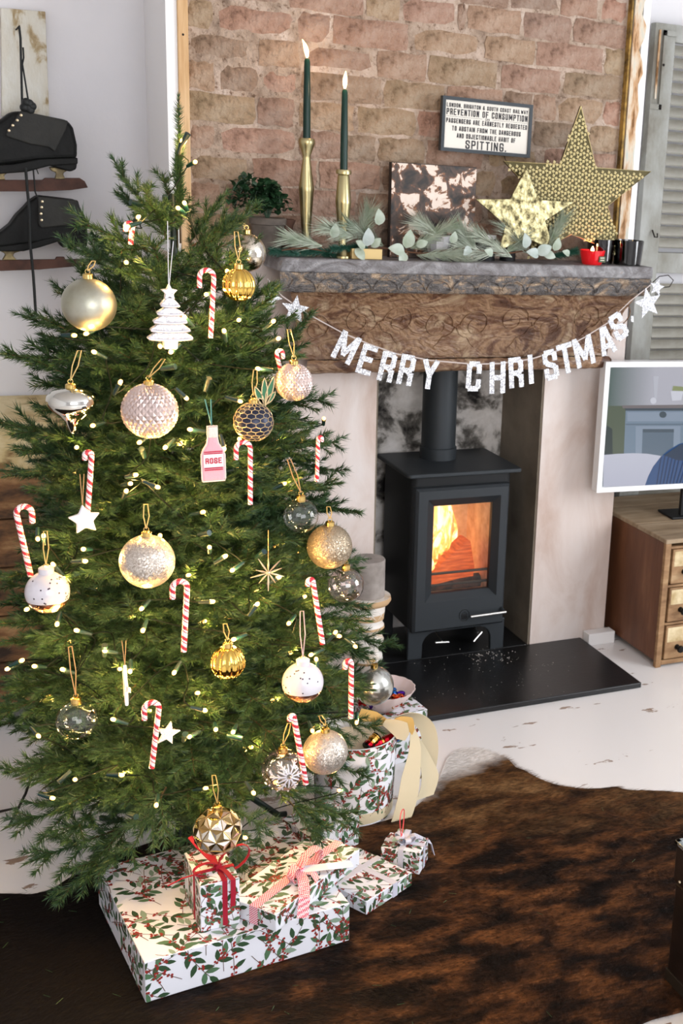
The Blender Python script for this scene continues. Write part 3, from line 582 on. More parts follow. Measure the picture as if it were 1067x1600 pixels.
# stars
gold = mat('brassy_gold', (222, 208, 156), .3, 1., bump=.25, bscale=70)
goldh = mat('hammered_gold', (240, 228, 176), .38, .25, bump=.2, bscale=200); goldd = mat('dark_gold', (70, 62, 34), .5, .6)
def starpx(pts, Y): return [(P(x, y, Y).x, P(x, y, Y).z) for x, y in pts]
big = [(908, 166), (931, 262), (1017, 268), (951, 322), (957, 384), (893, 377), (845, 384), (838, 330), (788, 252), (877, 258)]
big = [(908, 166), (931, 262), (1017, 268), (949, 322), (972, 398), (893, 366), (828, 400), (842, 312), (788, 252), (876, 257)]
sp = starpx(big, 3.06); sp = [(x, max(z, MT+.002)) for x, z in sp]
o = thing('gold_star', 'large gold star with a raised woven pattern at the right of the shelf', 'star', (0, 0, 0), 0, 'gold stars on the mantel')
MB().prism(sp, 3.062, 3.07).build('plate', goldd, o)
e_ = MB(); e_.tube([(x, 3.061, z) for x, z in sp]+[(sp[0][0], 3.061, sp[0][1])], .0014, 6); e_.build('rim', gold, o)
def inside(pts, x, z):
    c = False; n = len(pts)
    for i in range(n):
        x1_, z1_ = pts[i]; x2_, z2_ = pts[(i+1) % n]
        if (z1_ > z) != (z2_ > z) and x < (x2_-x1_)*(z-z1_)/(z2_-z1_)+x1_: c = not c
    return c
cells = MB(); st = .0195
minx = min(q[0] for q in sp); maxx = max(q[0] for q in sp); k = 0
for j in range(40):
    for i in range(40):
        x = minx+i*st*1.04+(j % 2)*st*.52; z = MT+j*st*.9
        if not inside(sp, x, z): continue
        for q in range(3):       # three petals make the woven trefoil
            a_ = q*2*PI/3+PI/2+(0.35); dx, dz = math.cos(a_), math.sin(a_); tx, tz = -dz, dx
            V_ = [(x+dx*.001, 3.0615, z+dz*.001), (x+dx*.0058+tx*.0048, 3.061, z+dz*.0058+tz*.0048), (x+dx*.0118, 3.0612, z+dz*.0118), (x+dx*.0058-tx*.0048, 3.061, z+dz*.0058-tz*.0048), (x+dx*.006, 3.0565, z+dz*.006)]
            cells.add(V_, [(0, 3, 4), (3, 2, 4), (2, 1, 4), (1, 0, 4)])
tag(cells.build('woven_relief', goldh, o), kind='stuff')
sm = [(823, 262), (841, 312), (897, 316), (852, 345), (866, 392), (822, 372), (780, 392), (790, 352), (743, 311), (797, 311)]
sp2 = [(x, max(z, MT+.002)) for x, z in starpx(sm, 3.04)]
o = thing('gold_star', 'smaller mottled antique gold star leaning in front of the large star', 'star', (0, 0, 0), 0, 'gold stars on the mantel')
ag = mat('antique_gold', (196, 178, 116), .38, .9, ramp=[(.38, (70, 64, 44)), (.46, (140, 130, 94)), (.56, (182, 174, 132)), (.7, (210, 204, 168))], scale=48, detail=9, bump=.4, bscale=120)
MB().prism(sp2, 3.04, 3.046).build('plate', ag, o, bevel=.0015)
# candle bowl, tumblers
red = mat('red_glass', (206, 24, 34), .12, coat=.6, emit=(255, 30, 20), estr=.12)
p = P(927, 412, 3.035); s_ = mpp(p)
o = thing('red_votive_candle', 'lit red glass candle bowl on the right end of the shelf', 'candle', (p.x, 3.045, MT))
MB().lathe([(14*s_, 0), (16*s_, 2*s_), (20.5*s_, 22*s_), (19.3*s_, 22*s_), (17*s_, 17*s_), (0, 17*s_)], 32).build('bowl', red, o, smooth=40)
MB().lathe([(0, 17.2*s_), (17*s_, 17.2*s_), (17*s_, 17.6*s_), (0, 17.6*s_)], 24).build('wax', mat('red_wax', (230, 40, 40), .4, emit=(255, 60, 30), estr=.5), o)
MB().tube([(0, 0, (17+11*t)*s_) for t in np.linspace(0, 1, 8)], [max(.0004, 3.*s_*math.sin(PI*min(1, t*.86+.14))) for t in np.linspace(0, 1, 8)], 8).build('flame', flamew, o, smooth=60)
MB().box((2*s_, -19.6*s_, 5*s_), (13*s_, -15*s_, 14*s_)).build('paper_label', mat('green_label', (70, 84, 60), .6), o)
for k in range(2): MB().box((4*s_, -19.9*s_, (7.5+3.5*k)*s_), (11*s_, -19.6*s_, (8.8+3.5*k)*s_)).build('label_line', mat('cream_print', (214, 210, 190), .6), o)
point('flame_glow', (0, -.002, 27*s_), .06, (1, .6, .3), .005, o)
smoke = thin_glass('smoked_glass', (84, 88, 92), 1.0, .03, .06)
for cx_, wpx, lb, hot in ((945, 22, 'dark smoked glass tumbler holding a lit tealight beside the red candle', 1), (982, 24.5, 'clear smoked glass tumbler at the very end of the shelf', 0)):
    p = P(cx_, 412, 3.05); s_ = mpp(p); o = thing('glass_tumbler', lb, 'tumbler', (p.x, 3.06 if not hot else 3.08, MT), 0, 'smoked tumblers on the shelf')
    MB().lathe([(0, .001), (wpx*.88*s_, .001), (wpx*s_, 38*s_), (wpx*.95*s_, 38*s_), (wpx*.84*s_, 3*s_), (0, 3*s_)], 32).build('glass', smoke, o, smooth=40)
    if hot:
        MB().lathe([(0, 4*s_), (wpx*.7*s_, 4*s_), (wpx*.75*s_, 26*s_), (0, 26*s_)], 24).build('wax', mat('black_wax', (24, 20, 18), .3), o)
        MB().tube([(-3*s_, 0, (26+9*t)*s_) for t in np.linspace(0, 1, 8)], [max(.0004, 2.4*s_*math.sin(PI*min(1, t*.86+.14))) for t in np.linspace(0, 1, 8)], 8).build('flame', flamew, o, smooth=60)
# small glass and tin among the greenery
p = P(687, 405, 3.06); s_ = mpp(p); o = thing('crystal_votive', 'cut crystal votive holder among the greenery below the marbled panel', 'candle holder', (p.x, 3.075, MT))
MB().lathe([(14*s_, 0), (16*s_, 6*s_), (22*s_, 38*s_), (20*s_, 38*s_), (13*s_, 6*s_), (0, 6*s_)], 12).build('glass', mat('crystal', (240, 240, 246), .08, trans=.5, coat=.5), o)
p = P(762, 405, 3.08); o = thing('lidded_tin', 'small dark tin with a white lid behind the garland', 'tin', (p.x, 3.1, MT)); MB().lathe([(16*s_, 0), (16*s_, 34*s_)], 24).build('tin', ironb, o, smooth=40); MB().lathe([(17*s_, 34*s_), (17*s_, 40*s_), (0, 40*s_)], 24).build('lid', whitep, o, smooth=40)
p = P(802, 405, 3.08); o = thing('lidded_tin', 'small dark tin with a brown wooden lid just left of the gold stars', 'tin', (P(795, 405, 3.09).x, 3.1, MT)); MB().lathe([(13*s_, 0), (13*s_, 20*s_)], 24).build('tin', ironb, o, smooth=40); MB().lathe([(14*s_, 20*s_), (14*s_, 26*s_), (0, 26*s_)], 24).build('lid', mat('brown_lid', (74, 52, 40), .5), o, smooth=40)

# ------------------------------------------------------------------ mantel garland: frosted pine sprays and pale eucalyptus leaves
frost = mat('frosted_pine_needle', (150, 160, 136), .6, rand=[(110, 130, 108), (190, 198, 182), (140, 156, 132), (168, 180, 160)], randmix=.6, ramp=[(.35, (120, 138, 112)), (.6, (206, 212, 198))], scale=30)
dkpine = mat('dark_pine_needle', (30, 76, 60), .5)
twigm = mat('brown_twig', (98, 66, 46), .8)
euc = mat('eucalyptus_leaf', (142, 160, 138), .6, ramp=[(.35, (140, 154, 134)), (.6, (186, 196, 186)), (.75, (214, 218, 212))], scale=30, rand=[(176, 188, 198), (140, 156, 130), (172, 184, 172)], randmix=.45)
def needles(mb, p0, d, nl, spread, n, r0=.0006, mi=0, back=.5):
    d = Vector(d).normalized(); o1_ = d.orthogonal().normalized(); o2_ = d.cross(o1_)
    a_ = random.uniform(0, 2*PI); s_ = random.uniform(spread*.7, spread*1.2); dd = (d*math.cos(s_)+(o1_*math.cos(a_)+o2_*math.sin(a_))*math.sin(s_)).normalized()
    l_ = nl*random.uniform(.7, 1.25); u_ = dd.orthogonal().normalized(); v_ = dd.cross(u_)
    q = Vector(p0); tip = q+dd*l_+Vector((0, 0, -l_*.06))
    mb.add([q+u_*r0, q-u_*r0*.5+v_*r0*.86, q-u_*r0*.5-v_*r0*.86, tip], [(0, 1, 3), (1, 2, 3), (2, 0, 3)], mi)
gl = thing('mantel_garland', 'frosted pine and eucalyptus garland lying along the front of the shelf', 'garland')
MB().tube([P(x, 398+4*math.sin(x*.05), 3.04)+Vector((0, 0, .01)) for x in range(440, 900, 20)], .0022, 6).build('twig', twigm, gl, smooth=60)
sprays = [(505, 385, 455, 372, 9, 0), (520, 392, 470, 396, 8, 1), (560, 372, 510, 355, 9, 0), (560, 378, 575, 335, 9, 0), (575, 385, 520, 388, 8, 1), (600, 385, 545, 350, 8, 0), (640, 388, 705, 352, 10, 0), (650, 398, 720, 398, 9, 0), (690, 372, 660, 350, 8, 0),
          (745, 395, 720, 360, 9, 0), (800, 402, 745, 365, 10, 0), (770, 398, 720, 388, 8, 0), (830, 400, 790, 355, 10, 0), (790, 395, 815, 372, 8, 0), (850, 398, 880, 340, 9, 0), (470, 398, 425, 392, 8, 1), (860, 402, 900, 392, 8, 1), (500, 398, 560, 402, 7, 1)]
for x0, y0, x1, y1, n_, dk in sprays:
    a_ = P(x0, y0, 3.04); b_ = P(x1, y1, 3.035+random.uniform(-.015, .02)); mb = MB(); a_.z = max(a_.z, MT+.008); b_.z = max(b_.z, MT+.01)
    n2 = 26
    mb.tube([a_.lerp(b_, t) for t in (0, .5, 1)], .0012, 5, mi=1)
    for i in range(n2*(9 if not dk else 20)):
        t = random.random()**.8; needles(mb, a_.lerp(b_, t), b_-a_, .056 if not dk else .018, .5 if not dk else .8, 1, .0012, 0)
    tag(mb.build('pine_spray', [dkpine if dk else frost, twigm], gl), 'dark green fir spray' if dk else None)
eul = leaf_mesh('eucalyptus_leaf', .038, .0125, euc, .1, 7)
for (x, y, dx, dy, sc_) in [(632, 393, -34, -8, 1.), (632, 394, -5, 14, .8), (634, 388, 10, -36, 1.05), (592, 352, 0, -26, .9), (573, 385, 4, -34, 1.), (570, 388, -16, -14, .7), (555, 388, 12, 16, .8), (580, 386, 22, -20, .7), (520, 372, 6, -28, .8), (705, 380, 8, -22, .7), (770, 398, -14, -8, .7), (838, 396, 26, -12, 1.), (842, 398, -24, -6, .9), (848, 396, 20, 6, .8), (822, 388, -2, -28, .9), (866, 392, 8, -22, .8), (650, 384, 30, -10, .7), (890, 398, -20, -10, .6), (735, 386, -10, 12, .7)]:
    a_ = P(x, y, 3.02); b_ = P(x+dx, y+dy, 3.01); a_.z = max(a_.z, MT+.01)
    inst('eucalyptus_leaf', eul, gl, Matrix.Translation(a_) @ aim(b_-a_, (0, -1, .3)) @ Matrix.Scale(sc_*1.25, 4))

# ------------------------------------------------------------------ letter garland
silver = glitter('silver_glitter', (150, 152, 158), (244, 246, 250), 600, .8, .55); twine = mat('grey_ribbon_string', (188, 176, 170), .6)
lg_ = thing('letter_garland', 'silver glitter letter garland reading MERRY CHRISTMAS hung across the mantel', 'garland')
GY = 2.975
spx = [(418, 436), (440, 462), (480, 490), (535, 520), (575, 537), (620, 553), (672, 563), (740, 569), (780, 568), (830, 561), (880, 545), (915, 526), (950, 504), (985, 470), (1008, 452), (1020, 442)]
MB().strip([P(x, y, GY) for x, y in spx], (0, .0, .0017), .0004).build('string', twine, lg_)
MB().tube([P(x, y, 3.02) for x, y in ((1018, 443), (1030, 432), (1044, 430), (1052, 438), (1046, 448), (1030, 450))], .0014, 6).build('wire_hook', wick, lg_, smooth=60)
def starpts(r_, r2=.42, rot=0, n=5): return [((r_ if k % 2 == 0 else r_*r2)*math.sin(rot+k*PI/n), (r_ if k % 2 == 0 else r_*r2)*math.cos(rot+k*PI/n)) for k in range(2*n)]
for ch, x, y, rot, hpx in (('M', 541, 543, 26, 46), ('E', 573, 562, 17, 47), ('R', 605, 573, 13, 47), ('R', 635, 578, 11, 48), ('Y', 671, 584, 7, 48), ('C', 740, 588, 2, 47), ('H', 777, 590, -2, 50), ('R', 806, 582, -6, 48), ('I', 829, 577, -7, 46), ('S', 860, 570, -12, 48), ('T', 884, 560, -15, 48), ('M', 912, 549, -17, 47), ('A', 947, 533, -22, 47), ('S', 966, 510, -32, 44)):
    c = P(x, y, GY-.001); s_ = mpp(c); w_ = {'I': 11, 'M': 34, 'A': 28, 'T': 27, 'H': 27, 'Y': 28, 'S': 25}.get(ch, 25)*s_; h_ = hpx*s_; mb = MB(); glyph(mb, ch, -w_/2, -h_/2, w_, h_, 4.1*s_, -.0008, .0008)
    o_ = mb.build('letter', silver, lg_); o_.matrix_local = Matrix.Translation(c) @ Matrix.Rotation(math.radians(rot), 4, 'Y')
for x, y, rpx, rot in ((461, 484, 23, .15), (425, 464, 17, .5), (1012, 474, 25, -.25), (1026, 449, 14, .2)):
    c = P(x, y, GY-.002); s_ = mpp(c); MB().prism([(c.x+a_, c.z+b_) for a_, b_ in starpts(rpx*s_, .45, rot)], c.y-.0008, c.y+.0008).build('star', silver, lg_)
c = P(988, 498, GY); MB().prism([(c.x-.005, c.z+.008), (c.x+.003, c.z+.008), (c.x+.005, c.z-.01), (c.x-.004, c.z-.008)], c.y, c.y+.001).build('tag', silver, lg_)

# ------------------------------------------------------------------ right alcove: shutter, television, cabinet
shut = mat('weathered_grey_paint', (152, 152, 144), .8, ramp=[(.32, (112, 106, 94)), (.46, (146, 146, 138)), (.62, (168, 170, 166)), (.75, (190, 190, 184))], scale=8, detail=9, stretch=(1, 1, .5), bump=.4, bscale=50)
slatm = mat('weathered_slat_paint', (158, 156, 146), .8, ramp=[(.3, (124, 118, 104)), (.5, (156, 154, 144)), (.7, (176, 174, 166))], scale=9, detail=9, stretch=(.5, 1, 2), bump=.4, bscale=50)
sx0 = P(1002, 300, 3.40).x; szt = P(1045, 38, 3.40).z; SH = thing('louvred_shutter', 'tall weathered grey louvred wooden shutter leaning behind the television', 'shutter')
def bx(a, b, m, name, par, bev=.002): return MB().box(a, b).build(name, m, par, bevel=bev)
st_w = .075
bx((sx0, 3.39, .02), (sx0+st_w, 3.42, szt), shut, 'stile', SH); bx((sx0+.55, 3.39, .02), (sx0+.55+st_w, 3.42, szt), shut, 'stile', SH)
zmid = P(1045, 412, 3.40).z
for z0, z1 in ((szt-.05, szt), (zmid-.03, zmid+.035), (.02, .14)): bx((sx0+st_w, 3.392, z0), (sx0+.55, 3.418, z1), shut, 'rail', SH)
sm_ = MB().box((0, -.017, -.0035), (.55-st_w, .017, .0035)); sl0 = sm_.build('slat', slatm, SH); pz = abs(P(1050, 200, 3.4).z-P(1050, 219, 3.4).z); z = szt-.05-pz*.6; first = True
while z > .16:
    if not (zmid-.045 < z < zmid+.05):
        o = sl0 if first else inst('slat', sl0.data, SH, Matrix()); first = False
        o.location = (sx0+st_w, 3.402, z); o.rotation_euler = (math.radians(52), 0, 0)
    z -= pz
bx((sx0+.012, 3.384, szt-.02), (sx0+.018, 3.39, szt-.22), oldwood, 'loose_strip', SH, .001)
hb = MB().box((sx0+.028, 3.382, szt-.25), (sx0+.038, 3.39, szt-.02)).box((sx0-.004, 3.382, szt-.25), (sx0+.04, 3.389, szt-.235)).box((sx0+.028, 3.382, szt-.035), (sx0+.075, 3.389, szt-.02)); hb.build('metal_bracket', shut, SH)
hk = MB()
for z_ in (szt-.25+.007, szt-.12, szt-.03): hk.sphere(.004, (sx0+.033, 3.381, z_), 8, 6)
hk.build('screw', wick, SH); hq = P(1020, 370, 3.38); MB().tube([(hq.x, 3.386, hq.z+.02), (hq.x, 3.37, hq.z), (hq.x+.008, 3.366, hq.z), (hq.x+.008, 3.368, hq.z+.012)], .0025, 6).build('hook', wick, SH)
# cabinet
cside = mat('reddish_brown_side', (104, 66, 44), .5, ramp=[(.3, (84, 50, 32)), (.6, (114, 74, 50)), (.75, (136, 96, 68))], scale=5, detail=8, stretch=(3, 3, .6), bump=.15)
ctop = mat('worn_oak_top', (150, 130, 104), .6, ramp=[(.3, (116, 96, 72)), (.55, (156, 136, 110)), (.75, (180, 162, 138))], scale=6, detail=9, stretch=(.8, 5, 1), bump=.2)
cfr = mat('worn_drawer_wood', (150, 116, 82), .6, ramp=[(.3, (110, 78, 50)), (.55, (158, 124, 88)), (.75, (186, 158, 120))], scale=10, detail=9, stretch=(1, 1, 3), bump=.3)
paperl = mat('peeling_paper_label', (214, 196, 156), .8, ramp=[(.35, (180, 156, 112)), (.6, (220, 204, 166))], scale=20)
CB = thing('drawer_cabinet', 'low worn wooden cabinet of many small drawers under the television', 'cabinet', (1.945, 2.9, 0)); ch_ = .413
bx((0, .012, .02), (.018, .47, ch_-.014), cside, 'side_panel', CB); bx((.752, .012, .02), (.77, .47, ch_-.014), cside, 'side_panel', CB)
bx((.018, .45, .02), (.752, .47, ch_-.014), cside, 'back_panel', CB); bx((.018, .02, .02), (.752, .45, .035), cside, 'base_panel', CB)
for k, (a_, b_) in enumerate(((-.006, .17), (.171, .36), (.361, .475))): bx((-.004, a_, ch_-.014), (.774, b_, ch_), ctop, 'top_plank', CB, .003)
bx((0, 0, .0), (.02, .014, ch_-.014), cfr, 'face_post', CB); bx((.75, 0, .0), (.77, .014, ch_-.014), cfr, 'face_post', CB)
pull = mat('black_iron_pull', (30, 28, 28), .45, .6)
for j in range(4):
    z = .012+j*.1265-.008
    if j < 4: bx((.02, 0, .015+j*.122 if j else .008), (.75, .014, .022+j*.122), cfr, 'face_rail', CB, .001)
for i in range(1, 4): bx((.02+i*.1825-.005, .001, .02), (.02+i*.1825+.005, .014, ch_-.014), cfr, 'face_divider', CB, .001)
for i in range(4):
    for j in range(3):
        x0, z0 = .027+i*.1825, .026+j*.122; d_ = bx((x0, -.002, z0), (x0+.168, .3, z0+.108), cfr, 'drawer', CB, .0015)
        bx((x0+.006, -.0028, z0+.055), (x0+.11, -.0019, z0+.102), paperl, 'paper_label', d_, 0)
        q = MB().lathe([(.0, 0), (.009, 0), (.006, .012), (.012, .02), (.01, .026), (0, .028)], 12, Matrix.Translation((x0+.044, -.002, z0+.036)) @ Matrix.Rotation(PI/2, 4, 'X')); q.build('pull', pull, d_, smooth=40)
# tv
A = P(945, 565, 3.075); zt = A.z; B2 = G(1067, 564.5, zt); dr = (B2-A); dr.z = 0; dr.normalize(); zb = P(932, 769, 3.075).z; H_ = zt-zb; TW = H_*1.72
TV = thing('television', 'white-framed flat television on a stand over the drawer cabinet', 'television', (A.x, A.y, zb), math.atan2(dr.y, dr.x))
tvw = mat('glossy_white_frame', (238, 240, 242), .3, coat=.3)
MB().prism([(0, 0), (TW, 0), (TW, H_), (0, H_)], .0, .03).build('housing', tvw, TV, bevel=.002)
fw = .0155; fr = MB()
for a_, b_ in (((0, 0), (TW, fw)), ((0, H_-fw), (TW, H_)), ((0, fw), (fw, H_-fw)), ((TW-fw, fw), (TW, H_-fw))): fr.box((a_[0], -.008, a_[1]), (b_[0], 0, b_[1]))
fr.build('frame', tvw, TV)
nrm = Vector((-dr.y, dr.x, 0))
def tvp(px, py):
    w = ray(px, py); t = ((A.x)*nrm.x+(A.y)*nrm.y)/(w[0]*nrm.x+w[1]*nrm.y); q = Vector((w[0]*t, w[1]*t, w[2]*t+CZ)); return (min(TW-fw, max(fw, (q-A).dot(dr))), min(H_-fw, max(fw, q.z-zb)))
def scr(name, c, st=.62, c2=None, ax=0, lo=0, hi=1, noise=0):
    m = bpy.data.materials.new(name); m.use_nodes = True; nt = m.node_tree; N = nt.nodes; K = nt.links; p = N['Principled BSDF']; p.inputs['Base Color'].default_value = (.01, .01, .01, 1); p.inputs['Roughness'].default_value = .15
    p.inputs['Emission Strength'].default_value = st; p.inputs['Emission Color'].default_value = L(c)
    if c2:
        tc = N.new('ShaderNodeTexCoord'); sp_ = N.new('ShaderNodeSeparateXYZ'); K.new(tc.outputs['Object'], sp_.inputs[0]); mr = N.new('ShaderNodeMapRange'); mr.inputs[1].default_value = lo; mr.inputs[2].default_value = hi; K.new(sp_.outputs[ax], mr.inputs[0])
        mx = N.new('ShaderNodeMix'); mx.data_type = 'RGBA'; mx.inputs[6].default_value = L(c); mx.inputs[7].default_value = L(c2); K.new(mr.outputs[0], mx.inputs[0]); K.new(mx.outputs[2], p.inputs['Emission Color'])
    return m
SCP = lambda x, y: (920+x/6.667, 550+y/6.667)
lay = [0]
def shape(pts, m, name='screen_picture'):
    lay[0] += 1; MB().prism([tvp(*SCP(*q)) for q in pts], -.0012-.00022*lay[0], -.0011-.00022*(lay[0]-1)).build(name, m, TV)
shape([(140, 140), (3200, 140), (3200, 1400), (140, 1400)], scr('screen_wall', (92, 112, 108), .62, (196, 196, 208), 0, .02, .17), 'screen')
shape([(200, 560), (380, 560), (380, 1080), (150, 1080)], scr('screen_green', (92, 104, 84)))
shape([(175, 760), (240, 800), (245, 1080), (150, 1080)], scr('screen_dark', (46, 62, 60)))
dc = scr('screen_dresser', (128, 148, 168)); dd_ = scr('screen_dresser_shade', (104, 122, 140)); dl = scr('screen_dresser_light', (150, 166, 186))
shape([(380, 600), (1700, 600), (1700, 1090), (360, 1090)], dc); shape([(340, 555), (1700, 540), (1700, 580), (350, 585)], scr('screen_dresser_top', (126, 118, 120)))
shape([(370, 585), (1700, 580), (1700, 610), (380, 610)], scr('screen_dresser_dark', (66, 80, 92))); shape([(380, 745), (1700, 745), (1700, 760), (380, 760)], dd_)
shape([(395, 625), (1700, 625), (1700, 720), (395, 720)], dl); shape([(480, 770), (950, 770), (940, 1080), (480, 1080)], dl); shape([(555, 810), (880, 810), (870, 1080), (545, 1080)], dd_); shape([(555, 800), (880, 800), (880, 835), (555, 835)], scr('screen_shadow_line', (80, 96, 110)))
shape([(735+30+38*math.cos(a_), 650+34*math.sin(a_)) for a_ in np.linspace(0, 2*PI, 12, False)], scr('screen_knob', (70, 86, 96)))
wl = scr('screen_white', (226, 228, 240)); shape([(665, 250), (720, 250), (700, 480), (675, 480)], scr('screen_lamp', (204, 206, 218))); shape([(665+32*math.cos(a_), 505+34*math.sin(a_)) for a_ in np.linspace(0, 2*PI, 14, False)], wl)
shape([(845, 405), (975, 405), (955, 500), (860, 505)], wl); shape([(870, 350), (980, 360), (1000, 405), (860, 400)], scr('screen_leaves', (150, 160, 110)))
shape([(150, 1068), (300, 1056), (450, 1050), (600, 1056), (740, 1078), (1500, 1090), (1500, 1400), (140, 1400)], scr('screen_sofa', (214, 216, 230), .68, (196, 198, 216), 2, .2, .03))
jk = scr('screen_jacket', (44, 84, 138)); jd = scr('screen_jacket_dark', (22, 48, 88))
shape([(575, 1400), (610, 1290), (660, 1190), (730, 1100), (820, 1020), (930, 955), (1050, 925), (1500, 930), (1500, 1400)], jk)
for k in range(15): x = 690+k*34; shape([(x, 1400), (x+12, 1400), (x+60+k*6, 1080-k*6 if k < 6 else 1100), (x+50+k*6, 1080-k*6 if k < 6 else 1100)], jd)
shape([(770, 1070), (930, 960), (1050, 930), (1200, 1010), (1060, 1130), (900, 1120)], scr('screen_jacket_shade', (26, 54, 84)))
MB().box((TW*.47, .03, -.1), (TW*.53, .045, .15)).build('stand_neck', ironb, TV); MB().box((TW*.42, .02, ch_-zb), (TW*.58, .12, ch_-zb+.008)).build('stand_foot', ironb, TV, bevel=.003)

# ------------------------------------------------------------------ left alcove: board, skates, chest
brd = mat('chippy_white_board', (200, 196, 180), .85, ramp=[(.30, (104, 84, 60)), (.40, (166, 148, 114)), (.47, (206, 202, 188)), (.7, (216, 216, 208))], scale=10, detail=12, dist=.4, stretch=(2.4, 1, 1), bump=.5, bscale=80)
yb2 = 3.425; q0, q1, q2, q3 = P(1, 12, yb2), P(71, 18, yb2), P(77, 182, yb2), P(1, 182, yb2)
bd = thing('hanging_board', 'flaking white painted board fixed to the wall, behind the hanging skates', 'board'); MB().prism([(q0.x, q0.z), (q1.x, q1.z), (q2.x, q2.z), (q3.x+.003, q3.z)], yb2, YB).build('board', brd, bd, bevel=.002)
lea = mat('black_worn_leather', (14, 16, 16), .55, ramp=[(.35, (10, 12, 12)), (.7, (22, 23, 22))], scale=20, bump=.4, bscale=60, spec=.22); lea2 = mat('dull_leather_flap', (48, 48, 44), .7, ramp=[(.35, (24, 25, 23)), (.7, (40, 40, 36))], scale=16, bump=.4, bscale=70)
rust = mat('rusted_blade', (74, 50, 42), .7, ramp=[(.3, (50, 34, 30)), (.6, (88, 60, 50))], scale=20, bump=.3, metal=.3); brs = mat('tarnished_brass', (128, 112, 76), .45, .8, ramp=[(.4, (90, 80, 60)), (.6, (150, 136, 100))], scale=30); nick = mat('eyelet_metal', (206, 190, 160), .3, 1.)
lace_m = mat('black_cord', (20, 24, 24), .6)
def skate(label, up, flap, sole, heel, blade, holders, eyes):
    o = thing('ice_skate', label, 'skate', (0, 0, 0), 0, 'pair of hanging skates'); Yk = 3.36; T_ = lambda pts, Y=Yk: [(P(x, y, Y).x, P(x, y, Y).z) for x, y in pts]
    MB().prism(T_(up), Yk-.028, Yk+.04).build('boot', lea, o, bevel=.014, seg=4); MB().prism(T_(flap), Yk-.036, Yk-.026).build('shaft_flap', lea2, o, bevel=.003)
    MB().prism(T_(sole), Yk-.033, Yk+.042).build('sole', lea, o, bevel=.003); MB().prism(T_(heel), Yk-.028, Yk+.034).build('heel', lea, o, bevel=.004)
    MB().prism(T_(blade), Yk-.006, Yk+.004).build('blade', rust, o, bevel=.001)
    for h_ in holders: MB().prism(T_(h_), Yk-.01, Yk+.006).build('blade_post', brs, o, bevel=.002)
    for x, y in eyes: q = P(x, y, Yk-.036); MB().sphere(.0034, (q.x, q.y, q.z), 10, 6, sc=(1, .5, 1)).build('eyelet', nick, o)
    return o
sk1 = skate('upper black leather ice skate hanging by its laces from the board', [(-70, 236), (-30, 205), (-8, 192), (4, 184), (18, 173), (45, 176), (105, 188), (113, 200), (119, 226), (119, 250), (60, 252), (-20, 262), (-70, 262)],
      [(30, 173), (45, 176), (104, 189), (100, 203), (83, 237), (74, 230), (45, 225), (8, 213), (7, 209), (26, 180)], [(-75, 262), (-20, 258), (20, 256), (60, 248), (119, 246), (119, 256), (74, 259), (40, 268), (0, 271), (-75, 272)], [(74, 252), (119, 250), (117, 264), (108, 268), (80, 260)],
      [(-80, 276), (-60, 283), (-10, 279), (10, 281), (66, 281), (70, 278), (124, 278), (132, 283), (137, 293), (110, 297), (60, 299), (0, 299), (-80, 297)], [[(76, 261), (108, 261), (106, 266), (100, 269), (98, 272), (102, 280), (85, 280), (87, 272), (86, 269), (80, 267)], [(-20, 268), (14, 268), (6, 274), (8, 281), (-12, 281), (-10, 274)]], [(33, 180), (27, 188), (20, 196), (14, 204)])
sk2 = skate('lower black leather ice skate hanging below the other', [(-60, 378), (-20, 366), (0, 361), (14, 350), (24, 336), (38, 322), (45, 314), (58, 305), (119, 312), (126, 330), (133, 345), (136, 370), (100, 372), (60, 378), (0, 386), (-60, 388)],
      [(57, 306), (119, 312), (122, 322), (126, 348), (100, 351), (62, 355), (58, 348)], [(-65, 386), (0, 383), (50, 377), (90, 367), (135, 364), (135, 371), (95, 374), (60, 385), (35, 391), (0, 391), (-65, 393)], [(91, 369), (135, 367), (134, 384), (96, 386), (92, 380)],
      [(-75, 402), (-40, 409), (0, 406), (86, 405), (88, 401), (100, 401), (102, 405), (140, 404), (150, 409), (140, 414), (60, 421), (0, 423), (-75, 420)], [[(-2, 391), (36, 391), (22, 395), (20, 399), (26, 406), (3, 406), (8, 398), (6, 395)]], [(66, 315), (65, 324), (64, 334), (65, 344)])
def px3(pts, Y): return [P(x, y, Y) for x, y in pts]
lc = thing('skate_laces', 'long black laces looped over a nail, hanging down the wall past the skates', 'laces')
lb = MB(); lb.tube(px3([(30, 42), (32, 60), (33, 100), (34, 140), (35, 176)], 3.335), .003, 6).tube(px3([(36, 74), (37, 90), (35, 100), (39, 125), (43, 150), (45, 160)], 3.337), .0022, 6)
lb.tube(px3([(40, 262), (43, 300), (46, 330), (47, 380), (52, 430), (56, 492)], 3.318), .0037, 6).tube(px3([(52, 265), (55, 300), (58, 308)], 3.32), .002, 6).tube(px3([(57, 264), (60, 272)], 3.32), .0013, 5)
lb.build('lace', lace_m, lc, smooth=60); kb = MB()
for q in ((41, 160), (46, 162), (50, 166), (44, 169), (38, 168), (47, 172)): c = P(*q, 3.33); kb.sphere(.0105, c, 10, 8)
kb.build('knot', lace_m, lc, smooth=60); c = P(30, 44, 3.34); MB().tube([(c.x, 3.33, c.z+.004), (c.x, 3.426, c.z+.002)], .002, 6).build('nail', wick, lc)
cream = mat('flaking_cream_paint', (204, 186, 140), .75, ramp=[(.34, (120, 92, 54)), (.42, (186, 164, 116)), (.6, (216, 200, 158))], scale=6, detail=10, bump=.3, stretch=(1.5, 1, 3)); rough = mat('rough_brown_timber', (112, 80, 50), .85, ramp=[(.35, (50, 36, 26)), (.55, (120, 84, 52)), (.7, (160, 124, 84))], scale=7, detail=10, bump=.6, stretch=(1.5, 1, 4))
